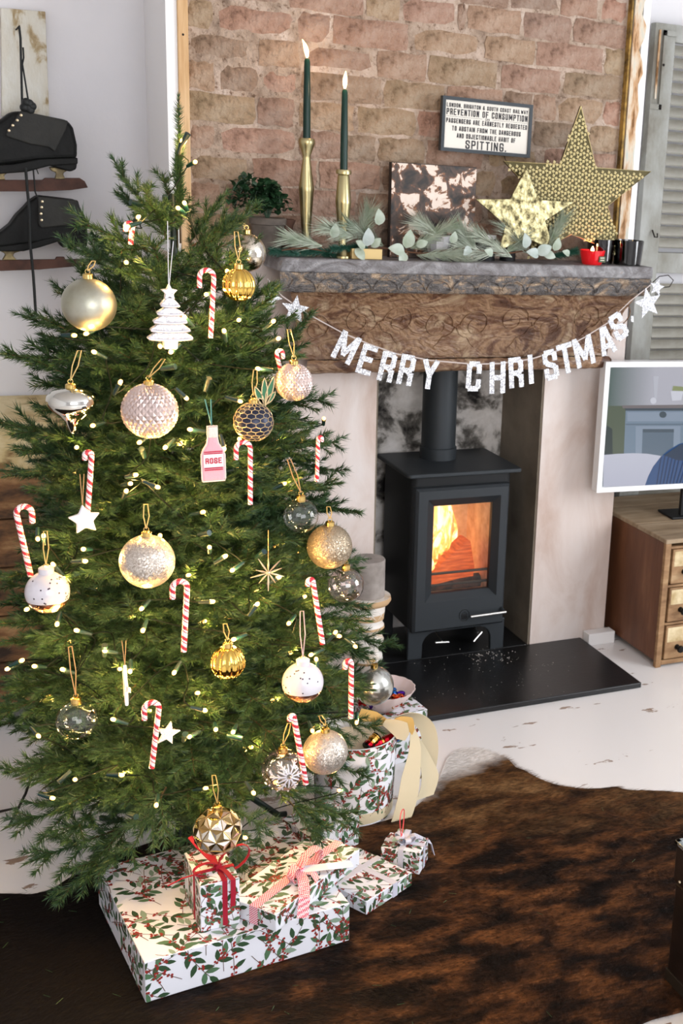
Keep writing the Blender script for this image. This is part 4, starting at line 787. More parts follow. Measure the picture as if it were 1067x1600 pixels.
zc = P(10, 668, 3.1).z; zc2 = P(10, 735, 3.1).z; ch = thing('timber_sideboard', 'old brown timber sideboard with a flaking cream top rail, behind the tree left side', 'sideboard')
bx((-.75, 3.1, zc2), (.43, 3.125, zc), cream, 'top_rail', ch, .003); bx((-.76, 3.085, zc), (.44, 3.44, zc+.012), cream, 'top', ch, .003)
for k in range(5): z0 = .06+(zc2-.06)*k/5; bx((-.74, 3.105+.004*(k % 2), z0+.002), (.42, 3.13, z0+(zc2-.06)/5-.002), rough, 'plank', ch, .003)
bx((-.74, 3.13, .0), (-.7, 3.43, zc), rough, 'leg', ch); bx((.38, 3.13, 0), (.42, 3.43, zc), rough, 'leg', ch)
# ------------------------------------------------------------------ pillar candle on carved holder
p = P(574, 930, 3.0); s_ = mpp(p); o = thing('candle_holder', 'tall turned whitewashed wooden candle holder on the hearth, beside the tree', 'candle holder', (p.x, 3.0, .017)); hh = p.z-.017
lime = mat('limewashed_wood', (232, 226, 218), .7, ramp=[(.38, (206, 176, 140)), (.46, (228, 218, 206)), (.7, (240, 238, 234))], scale=12, stretch=(1, 1, 2), bump=.15); tanw = mat('tan_wood_edge', (198, 164, 124), .7)
pr2 = [(36, 0), (36, -.0), (37, -6), (34, -11), (27, -14), (28, -20), (25, -38), (24, -44), (27, -48), (27.5, -52), (24, -55), (20, -57), (19, -60), (24, -66), (27, -72), (26, -78), (20, -81), (19, -84), (20, -94), (25, -98), (26, -105), (24, -110), (17, -113), (18, -122), (24, -130), (25, -142), (20, -148), (18, -152), (26, -158), (34, -162), (34, -172)]
zs = -hh/s_; pr2 = [(r_*s_, hh+z*s_) for r_, z in pr2 if z*s_ > -hh+.002]; mi = [1 if i in (2, 3, 9, 16, 21) else 0 for i in range(len(pr2))]; pr2.append((34*s_, 0)); mi.append(0)
MB().lathe([(x, z) for x, z in pr2][::-1], 40, None, mi[::-1], True).build('turned_body', [lime, tanw], o, smooth=45)
car = MB()
for k in range(10):
    for sg in (1, -1):
        car.tube([((27.6-(t*2.))*s_*math.cos((k+sg*t)*2*PI/10), (27.6-(t*2.))*s_*math.sin((k+sg*t)*2*PI/10), hh-(19+17*t)*s_) for t in np.linspace(0, 1, 7)], .0013, 5)
car.build('lattice_carving', lime, o, smooth=60)
tz = MB().lathe([(26.4*s_, hh-37*s_), (27.2*s_, hh-19*s_)], 40, cap=False).build('tan_band', tanw, o, smooth=60)
conc = mat('grey_stone_wax', (150, 140, 134), .85, ramp=[(.35, (130, 122, 116)), (.6, (156, 148, 142)), (.75, (170, 164, 158))], scale=20, detail=8, bump=.15)
c_ = thing('pillar_candle', 'unlit grey pillar candle standing on the carved holder', 'candle', (p.x, 3.0, p.z+.0005)); ht = P(574, 873, 3.0).z-p.z
MB().lathe([(26.5*s_, 0), (26.5*s_, ht-.003), (25.5*s_, ht), (6.5*s_, ht), (5*s_, ht-.006), (0, ht-.006)], 36).build('wax', conc, c_, smooth=40); MB().tube([(0, 0, ht-.006), (.001, 0, ht+.001)], .001, 6).build('wick', wick, c_)

# ------------------------------------------------------------------ rug
RO = [(-900, 1440), (-300, 1400), (0, 1399), (45, 1400), (80, 1391), (105, 1375), (160, 1345), (230, 1320), (300, 1300), (400, 1300), (500, 1300), (600, 1285), (650, 1262), (678, 1232), (690, 1208), (700, 1185), (718, 1172), (752, 1172), (790, 1185), (806, 1200), (819, 1205), (845, 1219), (875, 1229), (915, 1234), (945, 1233), (963, 1231), (985, 1236), (1067, 1240), (1250, 1262), (1350, 1330), (1330, 1450), (1180, 1550), (1067, 1582), (1000, 1602), (900, 1660), (700, 1800), (300, 1900), (-500, 2000), (-1100, 1700)]
rp = [G(x, y) for x, y in RO]
def smoothc(pts, n=4):
    o = []; N_ = len(pts)
    for i in range(N_):
        a_, b_, c_, d_ = pts[i-1], pts[i], pts[(i+1) % N_], pts[(i+2) % N_]
        for k in range(n):
            t = k/n; o.append(.5*((2*b_)+(c_-a_)*t+(2*a_-5*b_+4*c_-d_)*t*t+(3*b_-a_-3*c_+d_)*t**3))
    return o
rs_ = smoothc(rp, 4); cen = sum(rs_, Vector())/len(rs_)
mb = MB(); n = len(rs_)
mb.add([(q.x, q.y, .0008) for q in rs_]+[(q.x+(cen.x-q.x)*.004, q.y+(cen.y-q.y)*.004, .0040) for q in rs_], [(i, (i+1) % n, (i+1) % n+n, i+n) for i in range(n)]+[tuple(range(n, 2*n))])
def hide_mat():
    m = mat('brindle_cowhide', (70, 44, 28), .62, sheen=.0, spec=.22); nt = m.node_tree; N = nt.nodes; K = nt.links; p = N['Principled BSDF']; tc = N['Texture Coordinate']
    def noise(sc, det, dist, st=(1, 1, 1), rot=0):
        mp = N.new('ShaderNodeMapping'); mp.inputs['Scale'].default_value = st; mp.inputs['Rotation'].default_value = (0, 0, rot); K.new(tc.outputs['Object'], mp.inputs[0]); t = N.new('ShaderNodeTexNoise'); t.inputs['Scale'].default_value = sc; t.inputs['Detail'].default_value = det; t.inputs['Distortion'].default_value = dist; K.new(mp.outputs[0], t.inputs[0]); return t.outputs[0]
    def ramp(src, pts):
        cr = N.new('ShaderNodeValToRGB'); e = cr.color_ramp.elements
        while len(e) < len(pts): e.new(.5)
        for i, (q, c) in enumerate(pts): e[i].position = q; e[i].color = L(c)
        K.new(src, cr.inputs[0]); return cr.outputs[0]
    def mix(f_, a_, b_, typ='MIX'):
        mx = N.new('ShaderNodeMix'); mx.data_type = 'RGBA'; mx.blend_type = typ
        if isinstance(f_, float): mx.inputs[0].default_value = f_
        else: K.new(f_, mx.inputs[0])
        for s_, v_ in ((6, a_), (7, b_)):
            if isinstance(v_, tuple): mx.inputs[s_].default_value = L(v_)
            else: K.new(v_, mx.inputs[s_])
        return mx.outputs[2]
    br = ramp(noise(9, 12, .4, (1, 2.3, 1), .9), [(.37, (26, 18, 14)), (.46, (52, 34, 23)), (.54, (88, 57, 36)), (.66, (134, 88, 52))]); fs = ramp(noise(70, 5, .1, (1, 3.5, 1), .55), [(.36, (110, 104, 100)), (.5, (205, 200, 196)), (.64, (255, 250, 244))]); br = mix(.8, br, fs, 'MULTIPLY')
    sp_ = N.new('ShaderNodeSeparateXYZ'); K.new(tc.outputs['Object'], sp_.inputs[0])
    def lin(ax, ay, c0, lo, hi):
        m1 = N.new('ShaderNodeMath'); m1.operation = 'MULTIPLY'; m1.inputs[1].default_value = ax; K.new(sp_.outputs[0], m1.inputs[0])
        m2 = N.new('ShaderNodeMath'); m2.operation = 'MULTIPLY_ADD'; m2.inputs[1].default_value = ay; K.new(sp_.outputs[1], m2.inputs[0]); K.new(m1.outputs[0], m2.inputs[2])
        nn = N.new('ShaderNodeMath'); nn.operation = 'MULTIPLY_ADD'; nn.inputs[1].default_value = .35; K.new(noise(4, 6, .5), nn.inputs[0]); K.new(m2.outputs[0], nn.inputs[2])
        mr = N.new('ShaderNodeMapRange'); mr.inputs[1].default_value = lo; mr.inputs[2].default_value = hi; K.new(nn.outputs[0], mr.inputs[0]); return mr.outputs[0]
    # black back of the hide on the left and towards the near right corner
    c = mix(lin(-1, 0, 0, -.52, -.12), br, (20, 15, 13)); c = mix(lin(.75, -.9, 0, -.50, -.05), c, (24, 17, 14))
    # pale belly edge with the white flank
    xm = lin(1, 0, 0, .95, 1.25)
    def mul(a_, b_, k=1.): q = N.new('ShaderNodeMath'); q.operation = 'MULTIPLY'; K.new(a_, q.inputs[0]); K.new(b_, q.inputs[1]); r2 = N.new('ShaderNodeMath'); r2.operation = 'MULTIPLY'; r2.inputs[1].default_value = k; K.new(q.outputs[0], r2.inputs[0]); return r2.outputs[0]
    li = ramp(noise(9, 12, .3, (1, 1.6, 1), .6), [(.38, (64, 44, 29)), (.50, (122, 86, 52)), (.64, (164, 126, 84))]); li = mix(.8, li, fs, 'MULTIPLY'); c = mix(mul(lin(.12, 1., 0, 2.40, 2.66), xm, .9), c, li); c = mix(mul(lin(-.25, 1., 0, 2.34, 2.40), xm), c, (236, 230, 224))
    K.new(c, p.inputs['Base Color'])
    bp = N.new('ShaderNodeBump'); bp.inputs['Strength'].default_value = .5; bp.inputs['Distance'].default_value = .004; K.new(noise(60, 4, 0, (1, 3, 1), .5), bp.inputs['Height']); K.new(bp.outputs[0], p.inputs['Normal']); return m
hide = hide_mat(); rug = mb.build('hide', hide); rug.name = 'cowhide_rug'; tag(rug, 'dark brindle brown cowhide rug spread on the white floor', 'rug')
# short hair, one mesh of blades
poly = [(q.x, q.y) for q in rs_]
NB = 230000; xs_ = rng.uniform(-.12, 2.0, NB*2); ys_ = rng.uniform(1.45, 2.75, NB*2)
def inpoly(x, y):
    c = np.zeros(len(x), bool); n_ = len(poly)
    for i in range(n_):
        x1_, y1_ = poly[i]; x2_, y2_ = poly[(i+1) % n_]
        cond = (y1_ > y) != (y2_ > y); xx = (x2_-x1_)*(y-y1_)/(y2_-y1_+1e-12)+x1_; c ^= cond & (x < xx)
    return c
ok = inpoly(xs_, ys_); xs_, ys_ = xs_[ok][:NB], ys_[ok][:NB]; NB = len(xs_)
ang = -.6+.9*np.sin(xs_*2.1+ys_*1.3)+.7*np.sin(ys_*4.1-xs_*1.7)+rng.normal(0, .3, NB); ln = rng.uniform(.009, .017, NB); wd = .00045; hz_ = rng.uniform(.0015, .0050, NB)
dx, dy = np.cos(ang), np.sin(ang); V = np.empty((NB, 3, 3)); V[:, 0] = np.c_[xs_-dy*wd, ys_+dx*wd, np.full(NB, .0042)]; V[:, 1] = np.c_[xs_+dy*wd, ys_-dx*wd, np.full(NB, .0042)]; V[:, 2] = np.c_[xs_+dx*ln, ys_+dy*ln, .0044+hz_]
def npmesh(name, V, mats, parent=None, midx=None):
    me = bpy.data.meshes.new(name); n_ = V.shape[0]; me.vertices.add(n_*3); me.vertices.foreach_set('co', V.reshape(-1)); me.loops.add(n_*3); me.loops.foreach_set('vertex_index', np.arange(n_*3, dtype=np.int32)); me.polygons.add(n_); me.polygons.foreach_set('loop_start', np.arange(0, n_*3, 3, dtype=np.int32))
    for m in mats: me.materials.append(m)
    if midx is not None: me.polygons.foreach_set('material_index', midx.astype(np.int32))
    me.update(calc_edges=True); me.validate(); return me
hm = npmesh('hair', V, [hide]); hr = bpy.data.objects.new('hair', hm); COL.objects.link(hr); hr.parent = rug; tag(hr, kind='stuff')
# leather trunk at the right edge
trc = G(1040, 1532); ztr = P(1048, 1318, trc.y).z; trx = trc.x; tm = mat('dark_brown_leather', (22, 14, 12), .5, ramp=[(.3, (14, 9, 8)), (.7, (34, 22, 18))], scale=9, bump=.3, spec=.25); t_ = thing('leather_trunk', 'dark brown leather trunk with a metal-trimmed lid at the right edge', 'trunk', (trx, trc.y, 0))
bx((0, -.34, .006), (.5, 0, ztr*.72), tm, 'body', t_, .004); bx((-.004, -.345, ztr*.725), (.505, .004, ztr-.003), tm, 'lid', t_, .004)
tr = MB(); tr.box((-.006, -.346, ztr-.006), (.004, .006, ztr+.002)).box((-.006, -.004, ztr-.006), (.505, .006, ztr+.002)); tr.build('metal_trim', mat('steel_trim', (200, 210, 214), .3, 1.), t_, bevel=.001)
bx((-.004, -.1, .006), (.0, .0, .03), mat('dull_brass_corner', (40, 34, 28), .6, .5), 'corner_plate', t_, .001)
for k in range(6): MB().sphere(.003, (-.005, -.02-.055*k, ztr*.76), 8, 6).build('stud', nick, t_)

# ------------------------------------------------------------------ presents
paper = mat('white_wrapping_paper', (232, 233, 240), .42, bump=.12, bscale=9, bdist=.006); hl = [mat('printed_dark_green', (52, 78, 52), .45), mat('printed_mid_green', (84, 116, 84), .45), mat('printed_red', (150, 44, 40), .45), mat('printed_stem', (96, 70, 60), .45), mat('printed_pale_green', (138, 160, 140), .45)]
def holly(mb, f, w, h, seed, dens=.062, th=.00035, sc_=1.):
    sc_ *= 1.18; dens *= .58; seen = set()
    rd = random.Random(seed)
    def poly(pts, mi):
        pts = [(min(max(u_, .0006), w-.0006), min(max(v_, .0006), h-.0006)) for u_, v_ in pts]
        a_ = sum(pts[i][0]*pts[(i+1) % len(pts)][1]-pts[(i+1) % len(pts)][0]*pts[i][1] for i in range(len(pts)))/2
        if abs(a_) < 2e-6*sc_: return
        if a_ < 0: pts = pts[::-1]
        th2 = th+mi*.00004+rd.random()*.00006; n_ = len(pts); mb.add([f(u_, v_, th2) for u_, v_ in pts], [tuple(range(n_))], mi)
    def leaf(u_, v_, a_, l_, mi):
        cu, cv = u_+math.cos(a_)*l_*.55, v_+math.sin(a_)*l_*.55; g_ = .0098*sc_; ky = (int(cu/g_), int(cv/g_))
        if any((ky[0]+a2, ky[1]+b2) in seen for a2, b2 in ((0, 0), (1, 0), (0, 1), (-1, 0), (0, -1))): return
        seen.add(ky)
        c_, s_ = math.cos(a_), math.sin(a_); wd = l_*.2; P_ = [(0, 0), (.22, .75), (.5, 1), (.78, .62), (1, 0), (.78, -.62), (.5, -1), (.22, -.75)]; bend = rd.uniform(-.12, .12)
        poly([(u_+c_*l_*t-s_*(wd*q+bend*l_*t*t), v_+s_*l_*t+c_*(wd*q+bend*l_*t*t)) for t, q in P_], mi)
    def dot(u_, v_, r_): poly([(u_+r_*math.cos(k*PI/3), v_+r_*math.sin(k*PI/3)) for k in range(6)], 2)
    nu, nv = max(1, round(w/dens/sc_)), max(1, round(h/dens/sc_)); du, dv = w/nu, h/nv
    for i in range(-1, nu+1):
        for j in range(-1, nv+1):
            u_, v_ = (i+.5+rd.uniform(-.3, .3)+.25*(j % 2))*du, (j+.5+rd.uniform(-.3, .3))*dv; a_ = rd.choice((.7, 2.3, -.8, 1.4))+rd.uniform(-.4, .4); cur = rd.uniform(-7, 7)/sc_; st = .0115*sc_; pp = (u_, v_)
            for k in range(7):
                q = (pp[0]+math.cos(a_)*st, pp[1]+math.sin(a_)*st); s_, c_ = math.sin(a_)*.0005*sc_, math.cos(a_)*.0005*sc_
                if -.02 < q[0] < w+.02 and -.02 < q[1] < h+.02:
                    poly([(pp[0]-s_, pp[1]+c_), (q[0]-s_, q[1]+c_), (q[0]+s_, q[1]-c_), (pp[0]+s_, pp[1]-c_)], 3)
                    for sg in (1, -1):
                        if k > 0: leaf(q[0], q[1], a_+sg*rd.uniform(.6, 1.05), rd.uniform(.018, .025)*sc_, rd.choice((0, 0, 1, 1, 4)) if rd.random() > .12 else 0)
                    if k in (1, 2, 4): 
                        for _ in range(4): dot(q[0]+rd.uniform(-.005, .005)*sc_, q[1]+rd.uniform(-.005, .005)*sc_, .0022*sc_)
                pp = q; a_ += cur*st
            leaf(pp[0], pp[1], a_, .024*sc_, 0)
def face(O, U, V_):
    O, U, V_ = Vector(O), Vector(U).normalized(), Vector(V_).normalized(); N_ = U.cross(V_); return lambda u_, v_, t: O+U*u_+V_*v_+N_*t
def wrapped(w, d, h, par, seed, bev=.002, sc_=1., dens=.062, holly_on=True):
    MB().box((0, 0, 0), (w, d, h)).build('wrapping', paper, par, bevel=bev, seg=2); mb = MB()
    holly(mb, face((0, 0, 0), (1, 0, 0), (0, 0, 1)), w, h, seed, dens, sc_=sc_); holly(mb, face((0, 0, h), (1, 0, 0), (0, 1, 0)), w, d, seed+1, dens, sc_=sc_)
    holly(mb, face((0, d, 0), (0, -1, 0), (0, 0, 1)), d, h, seed+2, dens, sc_=sc_); holly(mb, face((w, 0, 0), (0, 1, 0), (0, 0, 1)), d, h, seed+3, dens, sc_=sc_); holly(mb, face((w, d, 0), (-1, 0, 0), (0, 0, 1)), w, h, seed+4, dens, sc_=sc_)
    return tag(mb.build('printed_holly', hl, par), 'printed green holly sprigs with red berries')
gb = thing('wrapped_present', 'largest flat holly-papered box lying on the dark rug in front', 'present', (.281, 1.908, .006), .0947, 'holly wrapped presents'); wrapped(.381, .335, .082, gb, 11, .002, 1.)
MB().box((.0, .12, .0822), (.381, .121, .0826)).build('paper_seam', paper, gb)
# small upright present, red ribbon
zt_ = .0885; a_ = G(314, 1457, zt_); b_ = G(375, 1442, zt_); rz = math.atan2(b_.y-a_.y, b_.x-a_.x); w1 = (b_-a_).length; ht1 = P(304, 1387, a_.y).z-zt_; bk = G(275, 1335, zt_+ht1); d1 = .13
g2 = thing('wrapped_present', 'small holly-papered box with a red velvet ribbon on the big present', 'present', a_, rz, 'holly wrapped presents'); d1 = max(.06, (Matrix.Rotation(-rz, 4, 'Z') @ (bk-a_)).y); wrapped(w1, d1, ht1, g2, 31, .0015, .8, .05)
redr = mat('red_velvet_ribbon', (160, 16, 44), .6)
rb = MB(); rw = .0045; cx_, cy2 = w1*.62, d1*.36
rb.strip([(cx_, -.0006, 0.004), (cx_, -.0006, ht1+.0006), (cx_, d1, ht1+.0008), (cx_, d1+.0006, .002)], (rw, 0, 0)); rb.strip([(-.0006, cy2, .002), (-.0006, cy2, ht1+.0006), (w1+.0006, cy2, ht1+.0012), (w1+.0006, cy2, .002)], (0, rw, 0)); rb.build('ribbon', redr, g2)
bw = MB(); kx, ky, kz = cx_, cy2, ht1+.005
def loop(mb, c, dirv, size, up, w, n=14):
    pts = []; d = Vector(dirv).normalized()
    for k in range(n+1): t = k/n*2*PI; pts.append(Vector(c)+d*(size*(1-math.cos(t))/2)+Vector(up)*(size*.28*math.sin(t)))
    mb.strip(pts, w)
loop(bw, (kx, ky, kz), (1, .15, .25), .062, (0, .5, 1), Vector((0, .0045, -.001))); loop(bw, (kx, ky, kz), (-1, -.25, .12), .05, (0, .3, .7), Vector((0, .0045, -.001)))
bw.strip([(kx, ky, kz), (kx+.008, ky-.02, kz-.001), (kx+.014, -.004, kz-.004), (kx+.014, -.0045, kz-.03), (kx+.013, -.004, kz-.058)], (.0045, 0, 0)); bw.strip([(kx, ky, kz), (kx-.01, ky+.03, kz+.004), (kx-.022, ky+.062, kz+.012), (kx-.032, ky+.08, kz+.024)], (.0045, .002, 0))
bw.strip([(kx, ky, kz), (kx-.04, ky-.01, kz), (kx-.065, ky-.004, kz-.006), (kx-.09, ky+.004, kz-.02)], (0, .0015, 0)); bw.box((kx-.005, ky-.005, kz-.004), (kx+.005, ky+.005, kz+.004)); bw.build('bow', redr, g2)
# gingham ribboned present
def gingham():
    m = mat('gingham_ribbon', (250, 236, 240), .6); nt = m.node_tree; N = nt.nodes; K = nt.links; tc = N['Texture Coordinate']; p = N['Principled BSDF']
    ck = N.new('ShaderNodeTexChecker'); ck.inputs['Scale'].default_value = 420; ck.inputs[1].default_value = L((196, 22, 74)); ck.inputs[2].default_value = L((248, 226, 232)); K.new(tc.outputs['Object'], ck.inputs[0]); K.new(ck.outputs[0], p.inputs['Base Color']); return m
ging = gingham(); A = G(398, 1444, zt_); B2 = G(560, 1318, zt_); dv = B2-A; rz = math.atan2(dv.y, dv.x); Lg = min(.26, dv.length)
hg = .036; g3 = thing('wrapped_present', 'slim holly-papered box with a pink gingham bow, lying diagonally on the big present', 'present', A, rz, 'holly wrapped presents'); W3 = .115
sub = bpy.data.objects.new('tmp', None); holder = g3
g3.location = A+Vector((math.sin(rz)*W3*.42, -math.cos(rz)*W3*.42, 0)); wrapped(Lg, W3, hg, g3, 51, .002, .9, .055)
r3 = MB(); cyr = W3*.44
r3.strip([(-.0006, cyr, .0), (-.0006, cyr, hg), (Lg*.4, cyr, hg+.003), (Lg+.0006, cyr, hg+.0006), (Lg+.0006, cyr, .002)], (0, .0095, 0)); r3.build('ribbon', ging, g3)
b3 = MB(); k3 = (Lg*.5, cyr, hg+.006)
loop(b3, k3, (-.7, -.25, .2), .05, (0, 0, 1), Vector((0.003, .0095, 0))); loop(b3, k3, (.75, -.1, .2), .06, (0, 0, 1), Vector((0.003, .0095, 0)))
b3.strip([k3, (k3[0]-.03, k3[1]-.035, k3[2]+.004), (k3[0]-.06, k3[1]-.06, k3[2]-.006), (k3[0]-.085, k3[1]-.075, k3[2]-.03)], Vector((-.006, .0085, 0))); b3.strip([k3, (k3[0]+.005, k3[1]-.03, k3[2]+.002), (k3[0]-.006, k3[1]-.05, k3[2]-.003)], Vector((.009, .002, 0))); b3.box((k3[0]-.007, k3[1]-.009, k3[2]-.005), (k3[0]+.007, k3[1]+.009, k3[2]+.005)); b3.build('bow', ging, g3)
wr = mat('white_satin_ribbon', (238, 236, 242), .35); b4 = MB(); b4.strip([k3, (k3[0]+.03, k3[1]-.045, k3[2]+.006), (k3[0]+.075, k3[1]-.07, k3[2]-.004)], Vector((.007, .009, 0))); b4.build('white_ribbon_tail', wr, g3)
# presents on the rug at the right
silv = mat('silver_satin_ribbon', (206, 206, 220), .35)
C1, C2 = G(572, 1430, .006), G(643, 1383, .006); dv = C2-C1; rz = math.atan2(dv.y, dv.x); g4 = thing('wrapped_present', 'flat holly-papered present with a silver ribbon on the rug, right of the big box', 'present', C1, rz, 'holly wrapped presents'); wrapped(dv.length, .17, .03, g4, 71, .0015, .9, .055)
r4 = MB(); w4 = dv.length; r4.strip([(w4*.62, -.0006, 0), (w4*.62, -.0006, .0306), (w4*.62, .17, .0306), (w4*.62, .1706, 0)], (.007, 0, 0)); r4.strip([(-.0006, .09, .002), (-.0006, .09, .0309), (w4+.0006, .09, .0309)], (0, .007, 0)); r4.build('ribbon', silv, g4)
zg = .0375; C1 = G(657, 1366, .028); g5 = thing('wrapped_present', 'tiny holly-papered box with a curled silver bow and a red hanging loop', 'present', (C1.x, C1.y, .0065), math.radians(58), 'holly wrapped presents'); g5.rotation_euler = (0, 0, math.radians(52))
g5.location = G(655, 1367, .0065); wrapped(.062, .085, .052, g5, 91, .0015, .75, .045)
r5 = MB(); r5.strip([(.031, -.0006, 0), (.031, -.0006, .0526), (.031, .0856, .0526), (.031, .0856, 0)], (.006, 0, 0)); r5.strip([(-.0006, .042, 0), (-.0006, .042, .0529), (.0626, .042, .0529), (.0626, .042, 0)], (0, .006, 0))
for k in range(5): a_ = k*1.25; loop(r5, (.031, .042, .055), (math.cos(a_), math.sin(a_), .5), .026, (0, 0, 1), Vector((-math.sin(a_)*.006, math.cos(a_)*.006, 0)))
r5.strip([(.031, .042, .055), (.05, .02, .06), (.066, -.004, .04), (.07, -.01, .012)], Vector((.004, .004, .002))); r5.build('ribbon_bow', silv, g5)
coral = mat('coral_cord', (226, 84, 88), .5); q = []
for k in range(21): t = k/20*2*PI; q.append((.03+.018*math.sin(t)*(1-math.cos(t))/2*1.3, .05, .056+.072*(1-math.cos(t))/2))
MB().tube(q, .0011, 6).build('hanging_loop', coral, g5, smooth=60); 
for a_ in (2.6, .6): inst('paper_leaf', leaf_mesh('paper_leaf', .034, .010, hl[4], .1), g5, Matrix.Translation((.03, .045, .06)) @ aim((math.cos(a_), math.sin(a_), .25)))
C1 = G(480, 1345, .006); g6 = thing('wrapped_present', 'holly-papered present half hidden under the tree behind the gingham bow', 'present', (.665, 2.22, .006), .35, 'holly wrapped presents'); wrapped(.13, .10, .07, g6, 111, .002, .9, .055)
# wrapped hat box with crackers
HB = G(578, 1288, .006); Rb = .094; ce = HB+Vector((.0, Rb*.9, 0)); s_ = mpp(ce); hbh = P(578, 1170, ce.y-Rb).z-.006
hb = thing('hat_box', 'round holly-papered hat box tied with cream satin ribbon, filled with crackers', 'box', (ce.x-.01, ce.y, .006)); 
MB().lathe([(Rb*.93, 0), (Rb, hbh), (Rb-.003, hbh), (Rb-.006, .02), (0, .02)], 48).build('box_wall', paper, hb, smooth=40)
mb = MB(); cyl = lambda u_, v_, t: Vector(((Rb*(.93+.07*v_/hbh)+t)*math.cos(u_/Rb-PI*.9), (Rb*(.93+.07*v_/hbh)+t)*math.sin(u_/Rb-PI*.9), v_)); holly(mb, cyl, Rb*2*PI*.98, hbh, 131, .058, .0006, .95); tag(mb.build('printed_holly', hl, hb), 'printed green holly sprigs with red berries')
satin = mat('cream_satin', (212, 199, 168), .36, spec=.4); gt = mat('gold_tissue', (226, 186, 112), .5, trans=.15)
MB().lathe([(Rb*.93+.0012, .004), (Rb*.935+.0012, .03), (Rb*.935+.0004, .03), (Rb*.93+.0004, .004)], 48, cap=False).build('base_ribbon', satin, hb, smooth=50)
MB().lathe([(Rb*.96, hbh*.78), (Rb*.7, hbh*.9), (Rb*.3, hbh*.86), (0, hbh*.9)], 24, fn=lambda a_, z: 1-.03*abs(math.sin(a_*6+z*90))).build('tissue_filling', mat('cream_tissue', (232, 214, 186), .6, bump=.6, bscale=30), hb, smooth=30)
def L3(px, py, Y): return P(px, py, Y)-hb.location
YR = ce.y-.03
def wide(pts, wpx, par, name, m, Yoff=0, wd=(.75, -.25, .6)):
    mb = MB(); pp = [L3(x, y, YR+dy) for x, y, dy in pts]
    # densify
    q = []; W2 = []
    for i in range(len(pp)-1):
        a0, a1, a2, a3 = pp[max(0, i-1)], pp[i], pp[i+1], pp[min(len(pp)-1, i+2)]
        for k in range(5): t = k/5; q.append(.5*((2*a1)+(a2-a0)*t+(2*a0-5*a1+4*a2-a3)*t*t+(3*a1-a0-3*a2+a3)*t**3)); W2.append(Vector(wd)*(wpx[i]*(1-t)+wpx[i+1]*t)*.5*s_)
    q.append(pp[-1]); W2.append(Vector(wd)*wpx[-1]*.5*s_); mb.strip(q, W2, .0005); return mb.build(name, m, par, smooth=60)
wide([(600, 1126, 0), (625, 1118, .01), (650, 1122, .02), (668, 1140, .02), (672, 1175, .015), (668, 1210, .01), (655, 1215, 0)], [30, 30, 28, 26, 28, 24, 14], hb, 'ribbon_loop', satin, wd=(.9, -.2, .25))
wide([(645, 1140, -.01), (648, 1170, -.02), (642, 1210, -.035), (636, 1250, -.05), (622, 1290, -.06), (596, 1306, -.06)], [8, 20, 32, 36, 36, 18], hb, 'ribbon_tail', satin, wd=(1, .1, .1))
wide([(650, 1150, 0), (662, 1180, 0), (672, 1215, -.01), (664, 1246, -.02)], [6, 18, 30, 30], hb, 'ribbon_tail', satin, wd=(1, .1, .1))
wide([(600, 1128, -.02), (615, 1134, -.03), (628, 1142, -.035), (636, 1152, -.035)], [10, 22, 30, 12], hb, 'ribbon_knot', satin, wd=(.5, -.1, .85))
for pts_, w_ in (([(608, 1130, -.02), (622, 1128, -.03), (640, 1132, -.03), (646, 1144, -.03)], [6, 20, 24, 10]), ([(580, 1130, -.0), (600, 1128, -.01), (612, 1136, -.02)], [18, 14, 8]), ([(560, 1118, 0), (585, 1120, 0), (605, 1128, -.01)], [26, 18, 6])): wide(pts_, w_, hb, 'gold_tissue', gt, wd=(.3, -.1, .9))
# crackers in the box
foilr = mat('red_foil', (190, 24, 40), .22, 1.); foilb = mat('blue_foil', (40, 110, 190), .22, 1.); foilp = mat('purple_foil', (84, 40, 160), .25, 1.); foilg = mat('gold_foil', (230, 180, 90), .22, 1.); foilk = mat('black_foil', (22, 18, 26), .25, .6); foilo = mat('orange_foil', (226, 96, 50), .25, 1.)
for k, (a0, a1, lb) in enumerate((((578, 1167), (626, 1148), 'red and blue foil cracker lying on top of the hat box'), ((572, 1168), (590, 1150), 'gold and red foil cracker at the hat box rim'), ((592, 1172), (612, 1160), 'short red and gold foil cracker in front of the longer one'))):
    A3, B3 = P(*a0, ce.y-.045-.006*k), P(*a1, ce.y-.03-.006*k); ln_ = (B3-A3).length; o = thing('foil_cracker', lb, 'cracker', A3); o.matrix_world = Matrix.Translation(A3) @ aim(B3-A3); RY = Matrix.Rotation(PI/2, 4, 'Y'); rr = .0125 if k != 2 else .009
    segs = [(0, .1, foilk), (.1, .35, foilr), (.35, .45, foilg), (.45, .8, foilr if k != 1 else foilg), (.8, .93, foilb if k == 0 else foilg), (.93, 1, foilk)]
    for s0_, s1_, m_ in segs:
        pin = .72 if (s0_ in (.35,)) else 1; MB().lathe([(rr*.9*pin, s0_*ln_), (rr*pin, (s0_*.7+s1_*.3)*ln_), (rr*pin, (s0_*.3+s1_*.7)*ln_), (rr*.9*pin, s1_*ln_)], 10, RY).build('foil_band', m_, o)
